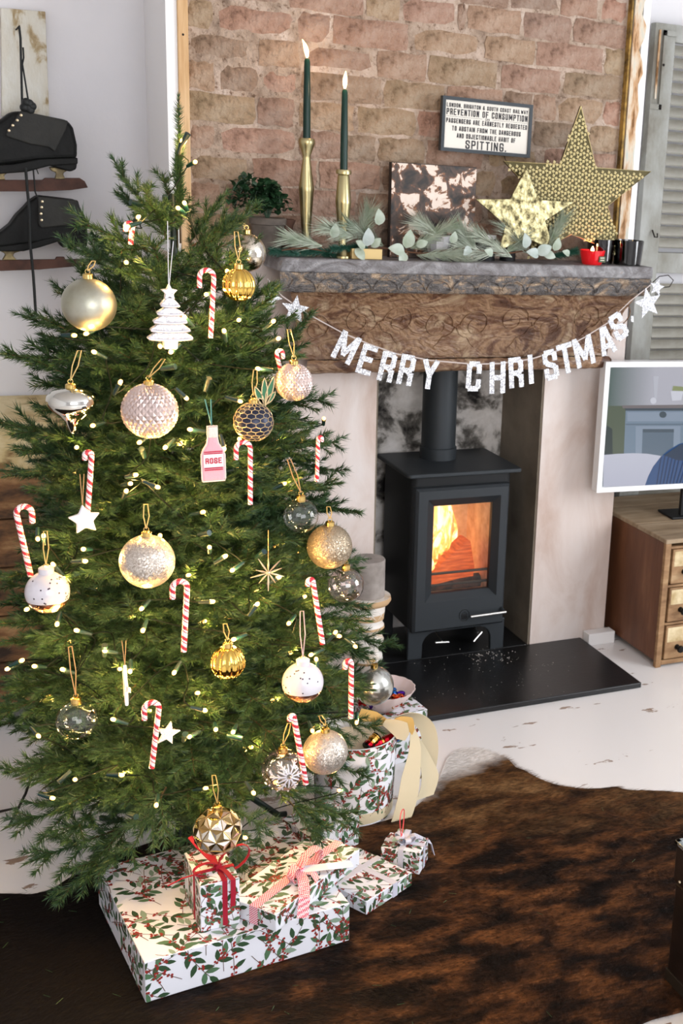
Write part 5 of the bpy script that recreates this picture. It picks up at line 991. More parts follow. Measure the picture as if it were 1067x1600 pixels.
# second box with the sweet bowl
b2 = P(612, 1105, 2.66); hb2 = thing('gift_box', 'holly-papered square box behind the hat box, carrying the sweet bowl', 'box', (b2.x-.075, 2.585, .0), .12); h2 = P(640, 1108, 2.62).z; wrapped(.15, .12, h2, hb2, 151, .0015, .9, .055)
bw_ = P(605, 1106, 2.64); s2 = mpp(bw_); bo = thing('sweet_bowl', 'scalloped pale pink bowl of foil-wrapped sweets behind the hat box', 'bowl', (P(600, 1100, 2.64).x, 2.645, h2+.001))
pinkc = mat('pale_pink_ceramic', (238, 216, 212), .35, coat=.3); pf_ = [(18*s2, 0), (20*s2, 2*s2), (34*s2, 14*s2), (46*s2, 32*s2), (48*s2, 36*s2), (46.5*s2, 36*s2), (33*s2, 16*s2), (16*s2, 5*s2), (0, 5*s2)]
MB().lathe(pf_, 72, None, 0, True, lambda a_, z: 1+(.035*abs(math.sin(a_*9)) if z > 25*s2 else 0)).build('bowl', pinkc, bo, smooth=50)
fo = [foilr, foilr, foilb, foilp, foilp, foilo, foilb, foilg]
swn = {id(foilr): 'red', id(foilb): 'blue', id(foilp): 'purple', id(foilo): 'orange', id(foilg): 'gold'}
for k in range(26):
    a_ = k*2.4; rr = (4+5.1*math.sqrt(k))*s2*1.15; x, y = rr*math.cos(a_), rr*math.sin(a_); m_ = fo[k % 8]; 
    if x > 4*s2 and y < 0: m_ = (foilr, foilo)[k % 2]
    elif x > 0: m_ = (foilb, foilp)[k % 2]
    o = thing('wrapped_sweet', '%s foil sweet among the others in the pink bowl' % swn[id(m_)], 'sweet', bo.location+Vector((x, y, (17 if rr > 20*s2 else 20)*s2+random.uniform(0, 4)*s2)), random.uniform(0, 6), 'foil sweets in the bowl')
    mb = MB(); mb.sphere(6.4*s2, (0, 0, 0), 8, 6, sc=(1.1, .8, .75)); mb.build('body', m_, o); mb = MB()
    for sg in (-1, 1): mb.lathe([(1.4*s2, 6*s2), (4.6*s2, 10.5*s2), (4.*s2, 10.8*s2), (1*s2, 6.2*s2)], 7, Matrix.Rotation(sg*PI/2, 4, 'Y'))
    mb.build('twisted_ends', m_, o)

# ------------------------------------------------------------------ christmas tree
TX, TY = .45, 2.40
ENV = [(.16, .28), (.22, .345), (.30, .375), (.42, .38), (.58, .355), (.72, .335), (.86, .305), (.97, .278), (1.05, .26), (1.13, .235), (1.21, .19), (1.30, .14), (1.36, .07), (1.45, .03), (1.55, .0)]
def R(z): return float(np.interp(z, [e[0] for e in ENV], [e[1] for e in ENV]))
def T(px, py, off=0.):                                             # point on the tree's outer surface seen at that pixel
    w = ray(px, py); best = None
    for t in np.arange(1.2, 3.2, .004):
        x, y, z = w[0]*t, w[1]*t, w[2]*t+CZ; d = math.hypot(x-TX, y-TY)-R(z)-off
        if d < 0: return Vector((x, y, z))
        if best is None or d < best[0]: best = (d, Vector((x, y, z)))
    return best[1]
nd = mat('fir_needle_green', (48, 74, 42), .42, rand=[(36, 64, 40), (58, 86, 48), (44, 76, 50), (52, 80, 42)], randmix=.5, ramp=[(.32, (30, 56, 34)), (.5, (54, 86, 50)), (.66, (106, 134, 84))], scale=230, detail=1, spec=.5)
nd.node_tree.nodes['Principled BSDF'].inputs['Subsurface Weight'].default_value = 0
stemm = mat('brown_branch_wire', (70, 58, 40), .8); polem = mat('dark_green_pole', (26, 40, 32), .5)
def sprig(L_, seed, flat=.55, nlen=.022, dens=1250, sub=True, twl=.5):
    r_ = np.random.default_rng(seed); segs = [(np.array([0., 0, 0]), np.array([L_, 0, .02*L_]))]
    if sub:
        k = 0; x = L_*.12
        while x < L_*.93:
            for sg in (1, -1):
                l_ = (L_-x)*twl*r_.uniform(.8, 1.15)+.03; l_ = min(l_, .15); a_ = math.radians(r_.uniform(34, 50)); up = r_.uniform(-.35, .45)
                d = np.array([math.cos(a_), sg*math.sin(a_), up*math.sin(a_)]); d /= np.linalg.norm(d); p0 = np.array([x+r_.uniform(-.006, .006), 0, .02*x]); p1 = p0+d*l_; segs.append((p0, p1))
                if l_ > .085:
                    for f_ in (.35, .62):
                        for s2_ in (1, -1):
                            if s2_ == -sg and f_ < .5: continue
                            a2 = math.radians(40)*s2_; q0 = p0+(p1-p0)*f_; dd = np.array([d[0]*math.cos(a2)-d[1]*math.sin(a2), d[0]*math.sin(a2)+d[1]*math.cos(a2), d[2]+r_.uniform(-.3, .3)]); dd /= np.linalg.norm(dd); segs.append((q0, q0+dd*l_*.42))
            if r_.random() < .55:
                l_ = min((L_-x)*.35+.02, .09); d = np.array([.75, r_.uniform(-.3, .3), .62]); d /= np.linalg.norm(d); p0 = np.array([x, 0, .02*x]); segs.append((p0, p0+d*l_))
            x += .036+.022*r_.random(); k += 1
    Vs = []
    for i, (a_, b_) in enumerate(segs):
        ln_ = np.linalg.norm(b_-a_); n_ = int(ln_*dens); d = (b_-a_)/ln_
        o1 = np.cross(d, [0, 0, 1.]); o1 /= np.linalg.norm(o1)+1e-9; o2 = np.cross(d, o1)
        t = r_.uniform(.03 if i else .18, 1.0, n_); az = r_.uniform(0, 2*np.pi, n_); sp_ = np.radians(r_.uniform(38, 62, n_))*(1-.45*(t > .93))
        dd = d*np.cos(sp_)[:, None]+(o1*np.cos(az)[:, None]+o2*(np.sin(az)*(.55 if flat else 1))[:, None])*np.sin(sp_)[:, None]; dd /= np.linalg.norm(dd, axis=1)[:, None]
        nl = nlen*r_.uniform(.7, 1.1, n_)*(1-.35*(t > .9)); p0 = a_+d*(t*ln_)[:, None]; tip = p0+dd*nl[:, None]
        u_ = np.cross(dd, r_.normal(size=(n_, 3))); u_ /= np.linalg.norm(u_, axis=1)[:, None]; w_ = .00090; mid = p0+dd*(nl*.55)[:, None]; v_ = np.cross(dd, u_)
        # two crossed blades
        Vs.append(np.stack([p0+u_*w_, p0-u_*w_, tip], 1)); Vs.append(np.stack([mid+v_*w_*.9, mid-v_*w_*.9, tip], 1)) if False else Vs.append(np.stack([p0+v_*w_, p0-v_*w_, tip], 1))
    V = np.concatenate(Vs)
    # stems as three-sided tubes
    S_ = []
    for i, (a_, b_) in enumerate(segs):
        r0 = .0021 if i == 0 else .0012; d = (b_-a_); d = d/np.linalg.norm(d); u_ = np.cross(d, [.1, .2, 1.]); u_ /= np.linalg.norm(u_); v_ = np.cross(d, u_); ring = [u_*math.cos(k*2.094)+v_*math.sin(k*2.094) for k in range(3)]
        for k in range(3): A_, B_ = ring[k]*r0, ring[(k+1) % 3]*r0; S_ += [[a_+A_, a_+B_, b_+B_*.5], [a_+A_, b_+B_*.5, b_+A_*.5]]
    S_ = np.array(S_); return npmesh('branch', np.concatenate([V, S_]), [nd, stemm], None, np.r_[np.zeros(len(V)), np.ones(len(S_))])
tree = thing('christmas_tree', 'full artificial green Christmas tree standing left of the fireplace', 'tree', (TX, TY, 0))
MB().tube([(0, 0, .03), (0, 0, .8), (0, 0, 1.36)], [.012, .011, .006], 10).build('trunk', polem, tree, smooth=60)
for k in range(3):
    a_ = -1.9+k*2*PI/3; MB().tube([(0, 0, .2), (.03*math.cos(a_), .03*math.sin(a_), .19), (.21*math.cos(a_), .21*math.sin(a_), .012), (.23*math.cos(a_), .23*math.sin(a_), .008)], .007, 8).build('stand_leg', polem, tree, smooth=60)
MB().lathe([(.02, .08), (.024, .08), (.024, .26), (.02, .26)], 14).build('stand_collar', polem, tree, smooth=40)
SPR = {}
for L_ in (.12, .18, .26, .36, .46): SPR[L_] = [sprig(L_, int(L_*1000)+k) for k in range(2 if L_ < .4 else 3)]
LEAD = sprig(.20, 77, 0, .017, 1500, False); LEAD2 = sprig(.17, 79, 0, .018, 1900, False)
nb = [0]
def branch(tip, root=None, L_=None, mesh=None, roll=0., up=(0, 0, 1)):
    tip = Vector(tip)-tree.location
    if root is not None: root = Vector(root)-tree.location; d = tip-root; L_ = d.length
    key = min(SPR, key=lambda q: abs(q-L_)); me = mesh or random.choice(SPR[key]); s_ = 1.0 if mesh else min(1.12, max(.86, L_/key))
    M_ = Matrix.Translation(root if root is not None else tip) @ aim(d, up) @ Matrix.Rotation(roll, 4, 'X') @ Matrix.Scale(s_, 4)
    nb[0] += 1; return inst('branch', me, tree, M_)
def rad_branch(az, z, r_, el, L_):
    tip = Vector((TX+r_*math.cos(az), TY+r_*math.sin(az), z)); d = Vector((math.cos(az)*math.cos(el), math.sin(az)*math.cos(el), math.sin(el))); return branch(tip, tip-d*L_, roll=random.uniform(-.35, .35))
z = .21; g = 0.
while z < 1.30:
    r_ = R(z); n_ = max(6, int(2*PI*r_/.15)); el = math.radians(np.interp(z, [.1, .5, 1., 1.3], [-16, 2, 14, 38]))
    for k in range(n_):
        az = g+2*PI*k/n_+random.uniform(-.12, .12); front = math.sin(az-math.radians(0)) < .55
        if not front and k % 2: continue
        rr = r_*random.uniform(.84, 1.05); rad_branch(az, z+random.uniform(-.03, .03), rr, el+random.uniform(-.14, .14), min(.46, max(.12, rr*1.02)))
    z += .062 if z < 1.0 else .052; g += .41
# second, shorter layer that fills the inside
z = .24
while z < 1.2:
    r_ = R(z)*.70; n_ = max(5, int(2*PI*r_/.18))
    for k in range(n_):
        az = random.uniform(0, 2*PI)
        if math.sin(az) > .5: continue
        rad_branch(az, z, r_, random.uniform(.0, .8), min(.30, max(.12, r_*.9)))
    z += .085
# crown: leader and the named outer shoots, each between two known points
for (a_, b_, me) in (((281, 330), (275, 232), LEAD2), ((279, 250), (275, 150), LEAD), ((283, 300), (277, 200), LEAD2), ((276, 330), (279, 240), LEAD2)):
    A3, B3 = P(*a_, 2.395), P(*b_, 2.395); branch(B3, A3-Vector((0, 0, max(0, (.17 if me is LEAD2 else .20)-(B3-A3).length))), mesh=me)
for a_, b_, Y in (((262, 370), (181, 264), 2.37), ((300, 385), (392, 332), 2.36), ((296, 380), (345, 312), 2.40), ((262, 375), (235, 318), 2.34), ((240, 395), (120, 348), 2.33), ((235, 430), (104, 388), 2.30), ((310, 400), (368, 352), 2.28), ((275, 360), (262, 305), 2.42),
                  ((180, 560), (10, 562), 2.36), ((170, 535), (38, 498), 2.40), ((160, 690), (-20, 662), 2.36), ((180, 720), (22, 705), 2.38), ((420, 560), (482, 500), 2.38), ((440, 690), (526, 692), 2.4), ((450, 720), (528, 738), 2.42), ((470, 790), (553, 800), 2.4), ((480, 850), (556, 880), 2.42), ((500, 985), (612, 1010), 2.42), ((470, 930), (572, 950), 2.4), ((500, 1080), (598, 1040), 2.45), ((400, 640), (505, 625), 2.34),
                  ((180, 1240), (-5, 1300), 2.25), ((200, 1290), (38, 1352), 2.2), ((215, 1270), (98, 1405), 2.16), ((150, 1180), (8, 1210), 2.22), ((430, 1230), (565, 1290), 2.2), ((450, 1250), (520, 1330), 2.12), ((360, 1250), (378, 1380), 2.12), ((470, 1180), (560, 1210), 2.3), ((260, 1230), (205, 1330), 2.1), ((330, 1225), (300, 1310), 2.12), ((480, 1110), (588, 1140), 2.36)):
    branch(P(*b_, Y), P(*a_, Y+.03), roll=random.uniform(-.4, .4))
print('branches', nb[0])

# ------------------------------------------------------------------ fairy lights
bulbs = [(284, 220), (305, 253), (216, 339), (278, 325), (288, 317), (199, 354), (197, 410), (322, 460), (147, 550), (116, 524), (135, 521), (250, 541), (267, 550), (288, 495), (350, 517), (188, 597), (145, 665), (218, 691), (258, 699), (297, 671), (291, 622), (212, 742), (246, 761), (197, 767), (350, 701), (355, 424), (373, 500),
         (435, 529), (427, 502), (403, 576), (375, 627), (374, 686), (506, 654), (68, 837), (130, 858), (133, 877), (250, 837), (327, 855), (352, 869), (42, 952), (332, 940), (34, 1032), (12, 1045), (54, 1041), (98, 1046), (164, 1017), (203, 1049), (272, 1051), (201, 1078), (221, 951), (223, 985), (89, 975), (120, 985), (59, 842), (177, 1124),
         (320, 1110), (296, 1151), (337, 1140), (83, 882), (363, 891), (402, 944), (451, 974), (365, 999), (364, 1144), (486, 1023), (494, 1030), (524, 988), (530, 994), (555, 1010), (488, 1142), (557, 1129), (396, 1239), (436, 902), (530, 1235), (117, 1218), (82, 1247), (190, 1211), (244, 1258), (383, 1309), (441, 1180), (60, 1150)]
FLt = thing('fairy_lights', 'string of warm white fairy lights on dark cable wound through the tree', 'string lights')
bulbm = mat('lit_warm_bulb', (255, 220, 160), .3, emit=(255, 176, 88), estr=6); sock = mat('dark_green_socket', (10, 42, 42), .4); cable = mat('dark_green_cable', (8, 18, 16), .6, spec=.2)
me_b = None; rows_b = {}
bl_, rad_l = None, None
for px, py in bulbs: rows_b.setdefault(int(py//75), []).append((px, py))
order = []
for k in sorted(rows_b): order += sorted(rows_b[k], reverse=bool(k % 2))
cpts = []; ldim = bpy.data.lights.new('bulb_glow', 'POINT'); ldim.energy = .05; ldim.color = (1, .58, .17); ldim.shadow_soft_size = .004; ldata = bpy.data.lights.new('bulb_glow', 'POINT'); ldata.energy = .26; ldata.color = (1, .58, .17); ldata.shadow_soft_size = .004
off = Vector((0, 0, 0))
for i, (px, py) in enumerate(order):
    q = T(px, py, .015) if not (px > 470 and py < 700) and py > 300 else P(px, py, 2.37); d = Vector((random.uniform(-1, 1), random.uniform(-.9, .1), random.uniform(-.5, .8))).normalized()
    if me_b is None:
        b_ = MB().sphere(.0037, (0, 0, 0), 10, 8, sc=(1.35, 1, 1)).build('bulb', bulbm, FLt, smooth=180); me_b = b_.data; b_.matrix_local = Matrix.Translation(q) @ aim(d); sk_ = MB().tube([(-.026, 0, 0), (-.004, 0, 0)], [.0032, .0044], 8).build('socket', sock, b_, smooth=60); me_s = sk_.data
    else:
        b_ = inst('bulb', me_b, FLt, Matrix.Translation(q) @ aim(d)); inst('socket', me_s, b_, Matrix())
    nearb = any(math.hypot(px-a_, py-c_) < k_+13 for a_, c_, k_ in ((139, 476, 41), (234, 642, 42), (230, 877, 42), (515, 854, 35), (508, 1175, 35), (74, 925, 33), (473, 1066, 32), (459, 597, 29), (112, 640, 36), (442, 1203, 33), (340, 1298, 38), (396, 659, 30)))
    lo = bpy.data.objects.new('bulb_glow', ldata if not nearb else ldim); COL.objects.link(lo); lo.parent = b_; inw = (Vector((TX, TY, q.z))-q); inw = inw.normalized()*min(.012, inw.length*.5); lo.location = b_.matrix_local.to_3x3().inverted() @ inw
    ax = Vector((TX, TY, q.z)); cpts.append(q-d*.026); nxt = order[i+1] if i+1 < len(order) else None
    if nxt:
        q2 = T(*nxt, -.03) if nxt[1] > 300 else P(*nxt, 2.40); mid = (q+q2)/2; mid = mid+(Vector((TX, TY, mid.z))-mid)*.2; mid.z -= .012; cpts.append(mid)
qq = []
for i in range(len(cpts)-1):
    a0, a1, a2, a3 = cpts[max(0, i-1)], cpts[i], cpts[i+1], cpts[min(len(cpts)-1, i+2)]
    for k in range(4): t = k/4; qq.append(.5*((2*a1)+(a2-a0)*t+(2*a0-5*a1+4*a2-a3)*t*t+(3*a1-a0-3*a2+a3)*t**3))
MB().tube(qq, .0012, 5).build('cable', cable, FLt, smooth=60)
# extra hidden bulbs, added deep in the branches for a golden glow
deep = bpy.data.lights.new('bulb_glow', 'POINT'); deep.energy = .30; deep.color = (1, .56, .15); deep.shadow_soft_size = .004
for k in range(36):
    z = .26+.74*((.5+k*.7549) % 1)**1.15; a_ = -PI*.98+PI*.96*((.5+k*.5698) % 1); rr = R(z)*(.60+.25*((k*.414) % 1)); q = Vector((TX+rr*math.cos(a_), TY+rr*math.sin(a_), z)); d = Vector((math.cos(a_+1), math.sin(a_+1), .3)).normalized()
    b_ = inst('bulb', me_b, FLt, Matrix.Translation(q) @ aim(d)); inst('socket', me_s, b_, Matrix()); lo = bpy.data.objects.new('bulb_glow', deep); COL.objects.link(lo); lo.parent = b_; lo.location = (.012, 0, 0)
# unlit sockets pointing outwards
for px, py, dx, dz in ((296, 205, .5, 1), (200, 315, -1, .2), (258, 302, -.1, 1), (278, 572, .6, .2), (328, 587, .2, 1), (330, 832, .3, .2), (164, 1005, 0, 1), (383, 1155, 1, -.2), (88, 1226, -1, -.6), (215, 1277, .2, .1), (143, 1362, -1, -.5), (220, 699, -.2, .5), (290, 1145, 0, .6), (415, 860, .2, .4)):
    q = T(px, py, .02) if py > 330 else P(px, py, 2.36); inst('socket', me_s, FLt, Matrix.Translation(q) @ aim((dx, -.5, dz)) @ Matrix.Scale(1.25, 4))
cab = thing('power_cable', 'loose black cable trailing over the white floor at the tree left foot', 'cable'); MB().tube([G(-60, 1262, .006), G(0, 1268, .006), G(28, 1262, .02), G(14, 1292, .006), G(40, 1240, .03), G(52, 1205, .12)], .003, 6).build('cable', wick, cab, smooth=60)

# ------------------------------------------------------------------ baubles and ornaments
champ = mat('satin_champagne', (164, 164, 146), .4, .9, ramp=[(.35, (148, 146, 124)), (.65, (182, 182, 168))], scale=9, detail=6, bump=.05, bscale=200)
merc = mat('mercury_glass_gold', (214, 204, 182), .14, 1., ramp=[(.35, (150, 128, 92)), (.55, (224, 218, 204))], scale=26, detail=8, bump=.3, bscale=90)
goldb = mat('ribbed_gold_glass', (222, 184, 92), .12, 1.); silvd = mat('silver_lustre', (206, 206, 196), .08, 1., ramp=[(.4, (190, 188, 176)), (.6, (220, 220, 214))], scale=4)
pinks = mat('pale_pink_foil_facets', (206, 188, 182), .34, .8); capm = mat('gold_cap', (210, 180, 110), .25, 1.); loopg = mat('gold_ribbon_loop', (206, 176, 112), .4, .3); loopt = mat('jute_loop', (176, 140, 96), .8); loopw = mat('white_thread', (214, 216, 224), .5)
glitg = glitter('champagne_glitter', (160, 146, 130), (224, 216, 206), 520, .55, .6); glitb = glitter('bronze_glitter', (118, 98, 74), (204, 190, 166), 520, .6, .65); glits = glitter('white_glitter', (196, 192, 194), (250, 250, 255), 620, .6, .35)
clear = thin_glass('clear_bauble_glass', (250, 252, 250), 1.0, .015, .03); irid = thin_glass('iridescent_bauble_glass', (252, 240, 236), 1.1, .03, .10); satg = mat('pearl_silver', (200, 202, 196), .2, .9)
whiteb = mat('white_bauble_lacquer', (214, 210, 216), .25, coat=.4); dots = mat('dark_dots', (60, 44, 58), .4, .5); rose = mat('rose_gold_flakes', (214, 164, 140), .22, 1., ramp=[(.4, (170, 110, 90)), (.6, (240, 206, 188))], scale=60, bump=.8, bscale=90); navy = mat('navy_satin', (34, 38, 58), .35, .3); netm = mat('gold_net', (214, 190, 150), .35, .7)
GRP = 'baubles on the Christmas tree'
def hang(o, r_, z0, px0, top, m, wd=.0010):
    """cap, ring and loop up to the pixel `top`"""
    MB().lathe([(.0085, z0-.004), (.0085, z0+.006), (.006, z0+.008), (0, z0+.008)], 14).build('cap', capm, o, smooth=40)
    MB().tube([(.004*math.cos(a_), 0, z0+.011+.004*math.sin(a_)) for a_ in np.linspace(0, 2*PI, 13)], .0007, 5).build('ring', capm, o, smooth=60)
    q = P(top[0], top[1], o.location.y-.004)-o.location; q.z = max(q.z, z0+.02); h_ = q.z-z0-.012
    MB().tube([(0, 0, z0+.012), (q.x*.5-.004, q.y*.5, z0+.012+h_*.5), (q.x-.003, q.y, q.z), (q.x+.003, q.y, q.z), (q.x*.5+.005, q.y*.5, z0+.012+h_*.5), (0, 0, z0+.012)], wd, 5).build('hanging_loop', m, o, smooth=60)
def bauble(name, label, px, py, rpx, top, loopm=loopg, off=.045, Y=None):
    q = P(px, py, Y) if Y else T(px, py, off); o = thing(name, label, 'bauble', q, random.uniform(-.3, .3) if name != 'x' else 0, GRP); r_ = rpx*mpp(q); hang(o, r_, r_, px, top, loopm); return o, r_
o, r_ = bauble('round_bauble', 'large matte champagne gold ball bauble, upper left of the tree', 139, 476, 41, (146, 408)); MB().sphere(r_, seg=40, rings=28).build('ball', champ, o, smooth=180)
def facet(r_, nu=26, nv=20, h=.05):
    mb = MB(); g_ = {}
    for j in range(nv+1):
        th_ = PI*(.03+.94*j/nv)
        for i in range(nu): a_ = 2*PI*(i+.5*(j % 2))/nu; g_[i, j] = len(mb.v); mb.v.append((r_*math.sin(th_)*math.cos(a_), r_*math.sin(th_)*math.sin(a_), r_*math.cos(th_)))
    for j in range(nv-1):
        for i in range(nu):
            a_, c_ = g_[i, j], g_[i, j+2]; l_, rgt = (g_[(i-1) % nu, j+1], g_[i, j+1]) if j % 2 == 0 else (g_[i, j+1], g_[(i+1) % nu, j+1])
            ctr = (Vector(mb.v[a_])+Vector(mb.v[c_])+Vector(mb.v[l_])+Vector(mb.v[rgt]))/4; ctr = ctr.normalized()*r_*(1+h); k = len(mb.v); mb.v.append(tuple(ctr))
            for e_, f_ in ((a_, l_), (l_, c_), (c_, rgt), (rgt, a_)): mb.f.append((e_, f_, k)); mb.m.append(0)
    for j in (0, nv):
        k = len(mb.v); mb.v.append((0, 0, r_*(1 if j == 0 else -1))); 
        for i in range(nu): mb.f.append((g_[i, j], g_[(i+1) % nu, j], k) if j == 0 else (g_[(i+1) % nu, j], g_[i, j], k)); mb.m.append(0)
    return mb
o, r_ = bauble('faceted_bauble', 'large pale pink diamond-faceted ball below the white glitter tree', 234, 642, 41.5, (256, 560)); facet(r_).build('ball', pinks, o)
o, r_ = bauble('faceted_bauble', 'smaller pink diamond-faceted ball at the tree right edge, by the white pier', 459, 597, 28.5, (452, 515), off=.02); facet(r_).build('ball', pinks, o)
o, r_ = bauble('round_bauble', 'aged mercury glass ball half behind a branch beside the mantel', 385, 395, 30, (372, 345), Y=2.42); MB().sphere(r_, seg=36, rings=24).build('ball', merc, o, smooth=180)
def ribbed(r_, n_=14): return MB().sphere(r_, seg=n_*6, rings=24, fn=lambda a_, z: 1-.10*abs(math.cos(a_*n_/2))**3)
o, r_ = bauble('ribbed_bauble', 'ribbed yellow gold glass ball hanging below the mercury glass ball', 373, 445, 26, (370, 362)); ribbed(r_).build('ball', goldb, o, smooth=60)
o, r_ = bauble('ribbed_bauble', 'ribbed yellow gold glass ball in the lower middle of the tree', 356, 1035, 27, (352, 975)); ribbed(r_).build('ball', goldb, o, smooth=60)
# drop
q = T(112, 640, .075); o = thing('drop_bauble', 'silver onion-shaped drop bauble with a pointed tip', 'bauble', q, 0, GRP); s_ = mpp(q); hang(o, 0, 34*s_, 112, (124, 548), loopg)
MB().lathe([(.0004, -39*s_), (3*s_, -37*s_), (7*s_, -28*s_), (12*s_, -17*s_), (24*s_, -6*s_), (33*s_, 2*s_), (37.5*s_, 12*s_), (36*s_, 21*s_), (28*s_, 29*s_), (14*s_, 34*s_), (4*s_, 35*s_), (0.0004, 35*s_)], 40).build('ball', silvd, o, smooth=180)
# glitter balls
o, r_ = bauble('glitter_bauble', 'large champagne glitter ball in the centre of the tree', 230, 877, 42, (228, 788)); MB().sphere(r_, seg=40, rings=28).build('ball', glitg, o, smooth=180)
o, r_ = bauble('glitter_bauble', 'bronze gold glitter ball at the right edge above the grey pillar candle', 515, 854, 35, (514, 792), off=.02); MB().sphere(r_, seg=36, rings=24).build('ball', glitb, o, smooth=180)
o, r_ = bauble('glitter_bauble', 'champagne glitter ball low on the right, beside the snowflake ball', 508, 1175, 35, (500, 1118)); MB().sphere(r_, seg=36, rings=24).build('ball', glitg, o, smooth=180)
# dotted balls
def dotted(o, r_, n_, sd):
    rd = random.Random(sd); mb = MB().sphere(r_, seg=40, rings=28); mb.m = [1 if sum(mb.v[k][2] for k in f)/4 < -.32*r_ else 0 for f in mb.f]; mb.build('ball', [whiteb, rose], o, smooth=180); d_ = MB()
    MB().lathe([(.0125, r_-.006), (.0125, r_+.007), (.008, r_+.010), (0, r_+.010)], 18).build('neck', whiteb, o, smooth=40)
    for _ in range(n_):
        a_ = rd.uniform(-PI, 0)+.2; e_ = rd.uniform(-.3, 1.0); c = Vector((math.cos(a_)*math.cos(e_), math.sin(a_)*math.cos(e_), math.sin(e_)))*(r_+.0002); X_ = Matrix.Translation(c) @ c.to_track_quat('Z', 'Y').to_matrix().to_4x4(); d_.lathe([(.0014, 0), (.0014, .0003), (0, .0003)], 7, X_)
    tag(d_.build('printed_dots', dots, o), 'small dark dots', kind='stuff')
o, r_ = bauble('dotted_bauble', 'white ball with dark dots and a rose gold base at the tree left edge', 74, 925, 33, (70, 830)); dotted(o, r_, 34, 3)
o, r_ = bauble('dotted_bauble', 'white dotted ball with a shiny flake base, right of the lower gold ribbed ball', 473, 1066, 32, (472, 955), mat('pink_satin_loop', (214, 184, 186), .4)); dotted(o, r_, 20, 8)
# clear balls
for lb, px, py, r0, top, m_, off, lm in (('clear glass ball below the pineapple ornament on the right', 470, 806, 27, (452, 718), clear, .02, loopt), ('clear glass ball hanging low on the left side', 120, 1125, 31, (108, 1010), clear, .04, loopt), ('pink-tinged clear ball in front of the candle holder at the right edge', 540, 914, 28, (535, 888), irid, .0, loopg)):
    o, r_ = bauble('glass_bauble', lb, px, py, r0, top, lm, off); MB().sphere(r_, seg=40, rings=28).build('ball', m_, o, smooth=180)
o, r_ = bauble('round_bauble', 'pearly silver grey ball in front of the hearth, above the sweet bowl', 584, 1071, 31, (580, 1032), off=.0, Y=2.42); MB().sphere(r_, seg=40, rings=28).build('ball', satg, o, smooth=180)
# snowflake ball
o, r_ = bauble('snowflake_bauble', 'clear ball printed with a white snowflake, low on the right', 442, 1203, 33, (452, 1130)); o.rotation_euler = (0, 0, 0); MB().sphere(r_, seg=40, rings=28).build('ball', irid, o, smooth=180)
sn = MB(); vd = -Vector((o.location.x, o.location.y, o.location.z-CZ)).normalized(); vd = (vd+Vector((.25, 0, -.35))).normalized(); e1 = Vector((0, 0, 1)).cross(vd).normalized(); e2 = vd.cross(e1)
def sph(u_, v_): q = vd*math.sqrt(max(.1, 1-u_*u_-v_*v_))+e1*u_+e2*v_; return q.normalized()*(r_+.0006)
for k in range(12):
    a_ = k*PI/6; ln_ = .78 if k % 2 == 0 else .55; sn.tube([sph(math.cos(a_)*t, math.sin(a_)*t) for t in np.linspace(.12, ln_, 7)], .0016, 5)
    if k % 2 == 0:
        for t0 in (.38, .58):
            for sg in (1, -1): sn.tube([sph(math.cos(a_)*t0+math.cos(a_+sg*.8)*t, math.sin(a_)*t0+math.sin(a_+sg*.8)*t) for t in (0, .09, .18)], .0013, 5)
for k in range(14): a_ = k*2.4; sn.sphere(.0016, sph(math.cos(a_)*.9, math.sin(a_)*.9), 6, 4)
sn.build('snowflake', whiteb, o)
# geometric star-faceted ball
o, r_ = bauble('geometric_bauble', 'gold ball cut in star-shaped facets hanging over the presents', 340, 1298, 38, (335, 1212))
import bmesh
bm = bmesh.new(); bmesh.ops.create_icosphere(bm, subdivisions=2, radius=r_*.97)
fs_ = list(bm.faces); bmesh.ops.poke(bm, faces=fs_, offset=r_*.085)
me = bpy.data.meshes.new('ball'); bm.to_mesh(me); bm.free(); gf = [mat('pale_gold_facet', (196, 186, 162), .18, 1.), mat('white_gold_facet', (236, 230, 220), .25, .8), mat('deep_gold_facet', (150, 126, 82), .18, 1.)]
for m_ in gf: me.materials.append(m_)
me.polygons.foreach_set('material_index', [(i*7//3) % 3 for i in range(len(me.polygons))]); inst('ball', me, o, Matrix())
bm = bmesh.new(); bmesh.ops.create_icosphere(bm, subdivisions=2, radius=r_*.975); ew = MB()
for e_ in bm.edges: ew.tube([e_.verts[0].co, e_.verts[1].co], .0009, 4, cap=False)
bm.free(); ew.build('gold_edges', gf[2], o)
# pineapple
q = T(396, 659, .05); o = thing('pineapple_bauble', 'navy ball in a gold net with green leaves on top like a pineapple', 'bauble', q, 0, GRP); r_ = 30*mpp(q); MB().sphere(r_, seg=40, rings=28).build('ball', navy, o, smooth=180); hang(o, r_, r_, 396, (399, 578), loopg)
nt_ = MB(); nu = 13
def sp3(a_, e_): return Vector((math.cos(a_)*math.cos(e_), math.sin(a_)*math.cos(e_), math.sin(e_)))*(r_+.0004)
for j in range(-6, 7):
    for i in range(nu):
        c_, e_ = 2*PI*(i+.5*(j % 2))/nu, j*.235; hw, hh_ = PI/nu, .235
        pA, pB, pC, pD = sp3(c_, e_+hh_*.66), sp3(c_+hw, e_+hh_*.33), sp3(c_+hw, e_-hh_*.33), sp3(c_, e_-hh_*.66)
        if abs(e_) > 1.38: continue
        nt_.tube([pA, pB], .0007, 4, cap=False).tube([pB, pC], .0007, 4, cap=False).tube([sp3(c_-hw, e_+hh_*.33), pA], .0007, 4, cap=False)
tag(nt_.build('gold_net', netm, o), 'gold hexagonal net'); lfg = mat('green_glitter_leaf', (52, 110, 72), .5); lfe = mat('beaded_gold_edge', (220, 196, 150), .4, .5)
